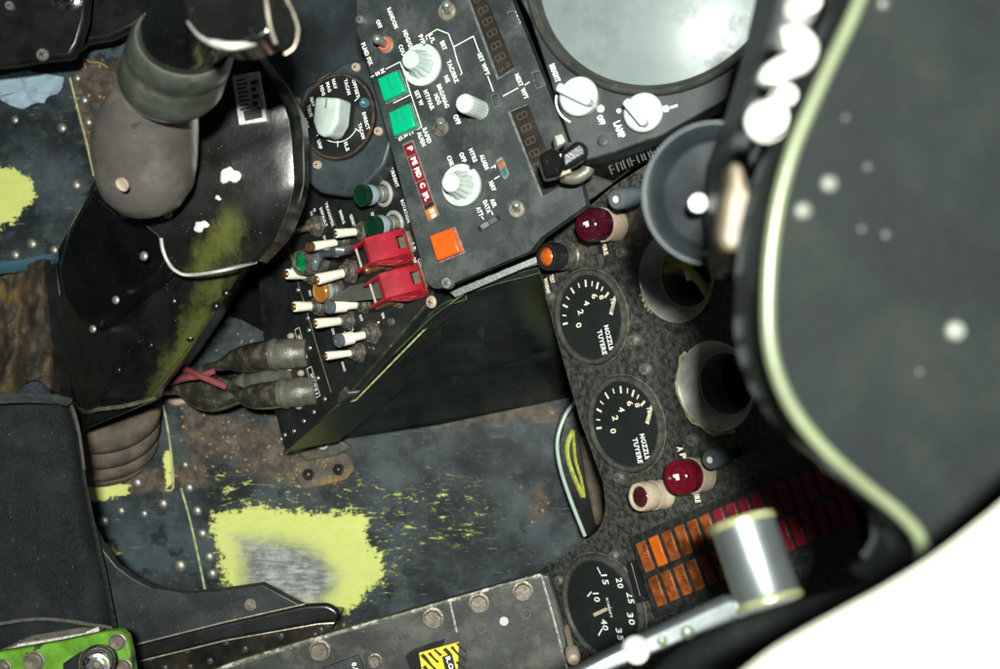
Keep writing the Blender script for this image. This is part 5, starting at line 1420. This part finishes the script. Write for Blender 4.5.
def inside(p, pg):
    r_ = False; n = len(pg)
    for i in range(n):
        a, b_ = pg[i], pg[(i+1)%n]
        if (a[1] > p[1]) != (b_[1] > p[1]) and p[0] < (b_[0]-a[0])*(p[1]-a[1])/(b_[1]-a[1])+a[0]: r_ = not r_
    return r_
rg = random.Random(5)
for k in range(9):
    bx, by = 417+k*7.5, 640-k*2
    for s in range(26):
        w = 1.7+.5*math.sin(k*2+s*.5)
        c_ = (bx+s*.62-10, by+s*2.2)
        q = [(bx+s*1.6-22, by+s*1.6), (bx+s*1.6-22+w*1.5, by+s*1.6-w), (bx+(s+1)*1.6-22+w*1.5, by+(s+1)*1.6-w), (bx+(s+1)*1.6-22, by+(s+1)*1.6)]
        if all(inside(p_, LBL) for p_ in q) and not (436 < q[0][0] < 454 and q[0][1] > 655):
            vv = [bm.verts.new(P(x, y, CZ+.0023)) for x, y in q]; bm.faces.new(vv)
bm.transform(ROOTM[t.name].inverted()); me = bpy.data.meshes.new('stripes'); bm.to_mesh(me); bm.free(); me.materials.append(M_['blackink'])
o = bpy.data.objects.new('stripes', me); COL.objects.link(o); o.parent = lb
bm = BM(); slab(bm, [(442,657,CZ+.0026),(452,654,CZ+.0026),(457,674,CZ+.0026),(447,677,CZ+.0026)], .0004); bm.transform(ROOTM[lb.name].inverted()); obj('name_block', bm, M_['blackink'], lb)
bm = BM(); letters(bm, PF, [('R.O.',450,664,15,4.5)], .0026, bold=.04); bm.transform(ROOTM[lb.name].inverted()); obj('lettering', bm, M_['white'], lb)
bm = BM(); slab(bm, [(322,668,CZ+.002),(358,655,CZ+.002),(362,662,CZ+.002),(370,700,CZ+.002),(330,712,CZ+.002)], .002)
obj('sub_plate', bm, M_['panel'], t, bevel=.0008, world=True)
bm = BM(); letters(bm, PF, [('0.0',355,667,9,4.5)], .003, bold=.04); obj('lettering', bm, M_['white'], t, world=True)
# tall rail between console and dial
bm = BM(); slab(bm, [(541,575,CZ+.0035),(549,571,CZ+.0035),(562,612,CZ+.0035),(582,690,CZ+.0035),(572,690,CZ+.0035)], .015)
obj('end_rail', bm, M_['gauge'], t, bevel=.0008, world=True)
bm = BM(); lathe(bm, [(.0042,0),(.0042,.012),(.003,.015),(1e-5,.016)], Matrix.Translation(P(572,652,.24)), 20, cap=False)
lathe(bm, [(.002,-.05),(.002,0)], Matrix.Translation(P(572,652,.24)), 12)
obj('peg', bm, M_['ceramic'], t, world=True)
# ------------------------------------------------------------------ seat pan, cushion, bracket
t = thing('seat_pan', 'black seat pan side with curved top edge and riveted lower plate', 'seat pan', P(200, 610, .15))
SZ = .15
bm = BM(); slab(bm, [(x, y, SZ) for x, y in ((80,500),(95,533),(104,550),(117,566),(133,578),(152,588),(186,593),(220,590),(255,585),(262,584),(270,588),(309,609),(225,632),(138,648),(80,660))], .008)
obj('side_plate', bm, M_['seat'], t, bevel=.0012, world=True)
bm = BM(); slab(bm, [(x, y, SZ+.004) for x, y in poly([(100,657),(138,645),(225,623),(305,605),(328,604,6),(340,612,6),(337,622,6),(318,624),(225,640),(132,663),(100,671)])], .007)
obj('rolled_edge', bm, M_['black'], t, bevel=.0028, seg=4, world=True, sharp=60)
bm = BM(); tube(bm, [P(128,646.5,SZ+.0045), P(225,622,SZ+.0045), P(305,604,SZ+.0045)], .0006, 6, 1); tube(bm, [P(132,663,SZ+.004), P(225,640.5,SZ+.004), P(318,624,SZ+.004), P(334,623,SZ+.003)], .0006, 6, 1)
obj('edge_bead', bm, M_['collar'], t, world=True)
bm = BM(); slab(bm, [(x, y, SZ-.012) for x, y in ((105,668),(225,640),(315,621),(336,622),(332,632),(230,700),(100,720))], .04)
obj('lower_plate', bm, paint('scuffed_lower_plate', (.012,.010,.007), .3, var=.6, vs=60, grime=((.05,.03,.01),.2,50), specks=((.2,.17,.1),.1,600), bump=.15), t, bevel=.001, world=True)
rv = None
for x, y, s in ((251,614.5,0),):
    bm = BM(); lathe(bm, [(.0040,0),(.0040,.0006),(1e-5,.0007)], Matrix.Translation(P(250.5,604.5,SZ+.0002)), 22, cap=False); obj('hole_plug', bm, M_['hexbolt'], t, world=True)
ro = None
for x, y in ((150,658),(187,650),(226,642),(264,634),(301,626),(322,622.5),(327,625),(321,630),(315,635),(281,636),(245,649),(210,661),(190,667),(165,668)):
    if ro is None: ro = o = obj('rivet', rivet_bm(.0024, .0012), M_['bezelg'], t)
    else: o = ro.copy(); COL.objects.link(o)
    o.location = P(x, y, SZ-.012) - ROOTM[t.name].translation
t = thing('seat_cushion', 'dark charcoal fabric seat cushion with stitched hem', 'cushion', P(50, 520, .16))
bm = BM(); NU, NV = 40, 60; g = []
EDG = [(-.0,58,394),(.05,70,402),(.2,80,432),(.4,86,480),(.6,96,528),(.8,108,580),(1,118,632)]
def edge_at(r_):
    for a, b_ in zip(EDG, EDG[1:]):
        if r_ <= b_[0]+1e-9:
            f = (r_-a[0])/(b_[0]-a[0]); return lerp(a[1],b_[1],f), lerp(a[2],b_[2],f)
for j in range(NV+1):
    r_ = j/NV; ex, ey = edge_at(r_); row = []
    for i in range(NU+1):
        s = i/NU; x = lerp(-60, ex, s); yt = lerp(392, ey, 1) if False else ey
        y0_ = lerp(396, 660, r_); y = lerp(y0_ if r_ < .9 else y0_, ey, s**2)
        e = min(1, (1-s)*7); e2 = min(1, r_*9, (1-r_)*14)
        z = .155 + .04*math.sqrt(max(0, 1-(1-e)**2))*.8 + .02*math.sqrt(max(0, 1-(1-e2)**2))*.8
        z += .005*noise.noise((s*3, r_*3, 1)) + .0015*noise.noise((s*12, r_*9, 3))
        row.append(bm.verts.new(P(x, y, z)))
    g.append(row)
for j in range(NV):
    for i in range(NU): bm.faces.new((g[j][i], g[j][i+1], g[j+1][i+1], g[j+1][i]))
bmesh.ops.solidify(bm, geom=bm.faces[:], thickness=.012)
obj('cover', bm, M_['fabric'], t, world=True, sharp=85)
bm = BM(); tube(bm, [P(x, y, .214) for x, y in ((-30,402),(0,399),(30,397),(55,399))] + [P(68,402,.205)], .0034, 10, flat=.6)
tube(bm, [P(-30,405,.216), P(0,402,.216), P(30,401,.216), P(58,402,.212)], .0012, 8)
obj('top_seam', bm, M_['fabric'], t, world=True)
bm = BM(); tube(bm, [P(58,398,.20), P(70,404,.192), P(78,428,.182), P(84,470,.178)], .0012, 8)
obj('piping', bm, M_['binding'], t, world=True)
bm = BM(); tube(bm, [P(-10,626,.222), P(25,620,.222), P(60,620,.222), P(112,628,.21)], [.0012]*4, 8); obj('hem_stitching', bm, M_['binding'], t, world=True)
bm = BM(); slab(bm, [(x, y, .225) for x, y in ((-10,655),(30,636),(80,628),(104,629),(90,634),(20,648))], .003); obj('zip_tape', bm, M_['binding'], t, bevel=.0006, world=True)
bm = BM(); tube(bm, [P(18,646,.2285), P(50,641,.2285), P(90,634,.2285)], .0014, 8); slab(bm, [(4,650,.229),(16,646,.229),(18,649,.229),(6,653,.229)], .002); slab(bm, [(86,632,.229),(98,627,.229),(99,631,.229),(89,635,.229)], .002)
obj('zip', bm, M_['zip'], t, world=True)
t2 = tag(None, None) if False else None
bm = BM(); N = 14; g = []
for j in range(9):
    row = []
    for i in range(N+1):
        a = i/N; x = 16+40*a+(j/8)*1; y = 396-16*math.sin(PI*min(1, a*1.05+.02))**.8*(1-j/8)
        row.append(bm.verts.new(P(x, y, .17+.03*math.sin(PI*a)*(.5+.5*j/8))))
    g.append(row)
for j in range(8):
    for i in range(N): bm.faces.new((g[j][i], g[j][i+1], g[j+1][i+1], g[j+1][i]))
bmesh.ops.solidify(bm, geom=bm.faces[:], thickness=.002)
tag(obj('woven_pad', bm, M_['weave'], sharp=80), 'bluish woven pad poking out behind the top of the cushion', 'pad')
t = thing('green_bracket', 'bright green metal bracket with round bolts in the bottom left corner', 'bracket', P(70, 655, .24))
bm = BM(); slab(bm, [(x, y, .24) for x, y in ((-20,656),(60,642),(110,631),(120,631),(127,637),(131,655),(136,690),(-20,720))], .008)
obj('plate', bm, M_['greenbr'], t, bevel=.0014, world=True)
for x, y, r in ((35,661,9),(118,641.5,7.5),(124,667,7.5),(3,668,8)):
    bm = BM(); m = (H-.24)/F; lathe(bm, [(r*1.15*m,0),(r*1.15*m,.0008),(r*m,.001),(r*m,.0035),(r*.85*m,.0042),(r*.5*m,.0040),(1e-5,.0036)], Matrix.Translation(P(x, y, .24)), 30, cap=False); obj('bolt', bm, M_['hexbolt'], t, world=True)
t = thing('chrome_tube', 'short polished chrome tube end standing on the green bracket', 'tube', P(98, 660, .24))
m = (H-.27)/F; Mx = axisM(P(94,672,.235), P(99,658,.285))
bm = BM(); lathe(bm, [(17*m,0),(17*m,.038),(17.5*m,.042),(16*m,.044),(14*m,.042),(13.2*m,.02),(13*m,.01),(1e-5,.01)], Mx, 44, cap=False)
obj('sleeve', bm, M_['chrome'], t, world=True, sharp=30)
bm = BM(); lathe(bm, [(8*m,.01),(7*m,.022),(3.5*m,.024),(3*m,.03),(1e-5,.031)], Mx, 24, cap=False); obj('pin', bm, M_['connector'], t, world=True)
bm = BM(); slab(bm, [(62,664,.262),(80,652,.266),(86,662,.266),(64,690,.26)], .004); obj('side_blade', bm, M_['chrome'], t, bevel=.001, world=True)

# ------------------------------------------------------------------ near, right: glareshield
t = thing('glareshield', 'large black glareshield with pale rounded rim filling the right side', 'glareshield', P(900, 300, .6))
GZ = .60
EG = [(892,-160),(880,-80),(866,-20),(851,20),(832,60),(812,104),(793,150),(779,200),(771,250),(768,300),(770,345),(781,385),(800,420),(830,455),(868,488),(900,514),(920,538),(923,565),(912,584)]
def dense(pts, n=4): return [(p.x, p.y) for p in smooth_path([Vector((x, y, 0)) for x, y in pts], n)]
EGd = dense(EG)
M_['rivpale'] = paint('painted_rivet', (.10,.11,.09), .6, 0)
M_['rivdim'] = paint('dull_rivet', (.03,.034,.028), .5)
rim = EGd + [(890,596),(960,680),(1400,1300),(2600,1500),(2800,-900),(1000,-900),(900,-200)]
bm = BM(); slab(bm, [(x, y, GZ) for x, y in rim], .03, (.0, .0))
obj('skin', bm, M_['glare'], t, world=True, sharp=30)
bm = BM(); tube(bm, [P(x, y, GZ-.0005) for x, y in EG], .0017, 12, 5); obj('rim_trim', bm, M_['trim'], t, world=True)
# the darker lip wrapping under the rim and round the lower corner
bm = BM(); N = len(EGd); rows = []
for i, (x, y) in enumerate(EGd):
    a = P(x, y, GZ-.002); rows.append([a, Vector((a.x-.001, a.y, GZ-.02)), Vector((a.x-.0005, a.y, GZ-.036))])
vr = [[bm.verts.new(p) for p in r_] for r_ in rows]
for a, b_ in zip(vr, vr[1:]):
    for k in range(2): bm.faces.new((a[k], a[k+1], b_[k+1], b_[k]))
bmesh.ops.solidify(bm, geom=bm.faces[:], thickness=.001)
obj('side_lip', bm, M_['gledge'], t, world=True, sharp=60)
bm = BM(); tube(bm, [P(912,584,GZ-.006), P(895,597,.58), P(860,606,.56), P(800,622,.54), P(740,640,.53), P(690,664,.52), P(660,690,.51)], [.004,.005,.0055,.006,.006,.006,.006], 14, 6)
obj('lower_roll', bm, M_['glare'], t, world=True)
for x, y, r in ((829,184,.0021),(803,211,.0021),(955,331,.0024),(868,167,.001),(862,229,.0009),(886,235,.001),(746+100,118,.0008),(920,372,.0008),(884,4,.0018)):
    bm = BM(); lathe(bm, [(r,0),(r*.8,r*.5),(1e-5,r*.8)], Matrix.Translation(P(x, y, GZ+.0001)), 18, cap=False)
    obj('rivet', bm, M_['rivpale' if r > .002 else 'rivdim'], t, world=True)
# round lamp housing
t = thing('lamp_housing', 'round dark lamp housing with pale rim and tan side block beside the glareshield', 'housing', P(705, 195, .48))
Ml = Matrix.Translation(P(713, 194, .49)) @ Matrix.Rotation(-.42, 4, 'Y') @ Matrix.Rotation(.1, 4, 'X')
bm = BM(); lathe(bm, [(.0242,-.02),(.0245,0),(.0234,.002),(.0215,.001),(.0195,-.002),(.018,-.004),(1e-5,-.003)], Ml, 56, cap=False); obj('body', bm, M_['hsg'], t, world=True, sharp=30)
bm = BM(); lathe(bm, [(.0236,.0015),(.0243,.0024),(.0237,.0026)], Ml, 56, cap=False); obj('rim', bm, M_['lampskirt'], t, world=True)
bm = BM(); lathe(bm, [(.0031,0),(.003,.003),(1e-5,.0035)], Matrix.Translation(P(697,204,.50)), 20, cap=False); obj('white_button', bm, M_['offwhite'], t, world=True)
bm = BM(); lathe(bm, [(.0034,0),(.003,.004),(1e-5,.0045)], Matrix.Translation(P(721,268,.50)), 20, cap=False); obj('lug', bm, M_['steel'], t, world=True)
bm = BM(); slab(bm, [(x, y, .56) for x, y in ((732,160),(744,163),(747,185),(760,200),(757,225),(746,250),(726,252),(719,238),(724,205),(730,185))], .012)
obj('side_block', bm, M_['tan'], t, bevel=.002, world=True)
# bright enamel fittings along the rim
t = thing('fitting_holder', 'dark arm carrying the white fittings beside the glareshield rim', 'arm', P(765, 90, .55))
bm = BM(); slab(bm, [(x, y, .535) for x, y in ((790,-60),(840,-60),(812,60),(780,140),(762,200),(752,262),(735,275),(728,200),(734,140),(752,90),(770,30))], .04)
obj('arm', bm, M_['gledge'], t, bevel=.004, world=True)
for nm, lab, x, y, z, r in (('fitting','uppermost white fitting at the top edge beside the rim',807,2,.60,.0034), ('fitting','large white fitting low on the mounting arm',771,118,.60,.0044),
                 ('fitting','small white fitting touching the large one above',786,96,.60,.0026)):
    g = thing(nm, lab, 'fitting', P(x, y, z), 'white fittings on the mounting arm')
    bm = BM(); lathe(bm, [(r*1.1,-.006),(r*1.1,-.004),(r*.9,-.003),(r*.9,.0),(r*.8,.0015),(r*.3,.002),(1e-5,.002)], Matrix.Translation(P(x, y, z)), 24, cap=False); obj('post', bm, M_['offwhite'], g, world=True)
bm = BM(); tube(bm, [P(782,40,.6), P(796,38,.6), P(806,48,.6), P(800,62,.6), P(784,68,.6), P(772,76,.6), P(770,84,.6)], .0027, 12)
tag(obj('hook', bm, M_['offwhite']), 'curved white hook between the upper and lower white fittings', 'hook')
# polished handle low right
t = thing('grab_handle', 'polished cylindrical metal handle on a rod across the warning panel', 'handle', P(755, 565, .45))
a, b_ = P(742,522,.455), P(770,603,.466)
bm = BM(); Mh = axisM(a, b_); L = (b_-a).length; r = .0122
lathe(bm, [(r*.6,-.0005),(r*.98,0),(r*1.03,.0012),(r,.003),(r,L-.003),(r*1.04,L-.001),(r*.98,L),(r*.5,L)], Mh, 56)
obj('cylinder', bm, M_['steel'], t, world=True, sharp=30)
bm = BM(); lathe(bm, [(r*1.03,-.001),(r*1.07,.0008),(r*1.03,.0022)], Mh, 48, cap=False); lathe(bm, [(r*1.03,L-.002),(r*1.07,L-.0004),(r*1.03,L+.001)], Mh, 48, cap=False)
obj('end_band', bm, paint('brassy_band', (.40,.42,.22), .3, .6, var=.3, vs=100), t, world=True)
bm = BM(); slab(bm, [(x, y, z) for x, y, z in ((806,590,.46),(796,604,.46),(700,636,.465),(600,676,.47),(570,690,.47),(560,680,.47),(640,640,.467),(726,600,.463))], .008)
obj('arm', bm, M_['steel'], t, bevel=.0015, world=True)
for x, y, r_ in ((688,633,.0026),(636,650,.0052),(662,641,.002),(735,622,.0016)):
    bm = BM(); lathe(bm, [(r_,0),(r_*.8,r_*.6),(1e-5,r_*.8)], Matrix.Translation(P(x, y, .4665)), 18, cap=False); obj('rivet', bm, M_['offwhite' if r_ > .005 else 'trim'], t, world=True)
# white canopy rail, bottom right corner
t = thing('canopy_rail', 'bright white canopy rail with yellowish edge in the bottom right corner', 'rail', P(920, 620, .66))
ed = [(420,960),(600,810),(740,700),(790,662),(850,628),(900,601),(950,570),(1000,532),(1060,480),(1300,260),(1700,-60)]
bm = BM(); slab(bm, [(x, y, .655) for x, y in dense(ed)] + [(2600,-60,.655),(2600,2000,.655),(420,2000,.655)], .012)
obj('rail', bm, M_['railw'], t, bevel=.003, world=True)
bm = BM(); tube(bm, [P(x-1, y-2, .654) for x, y in ed], .0011, 10, 5); obj('edge', bm, M_['railedge'], t, world=True)
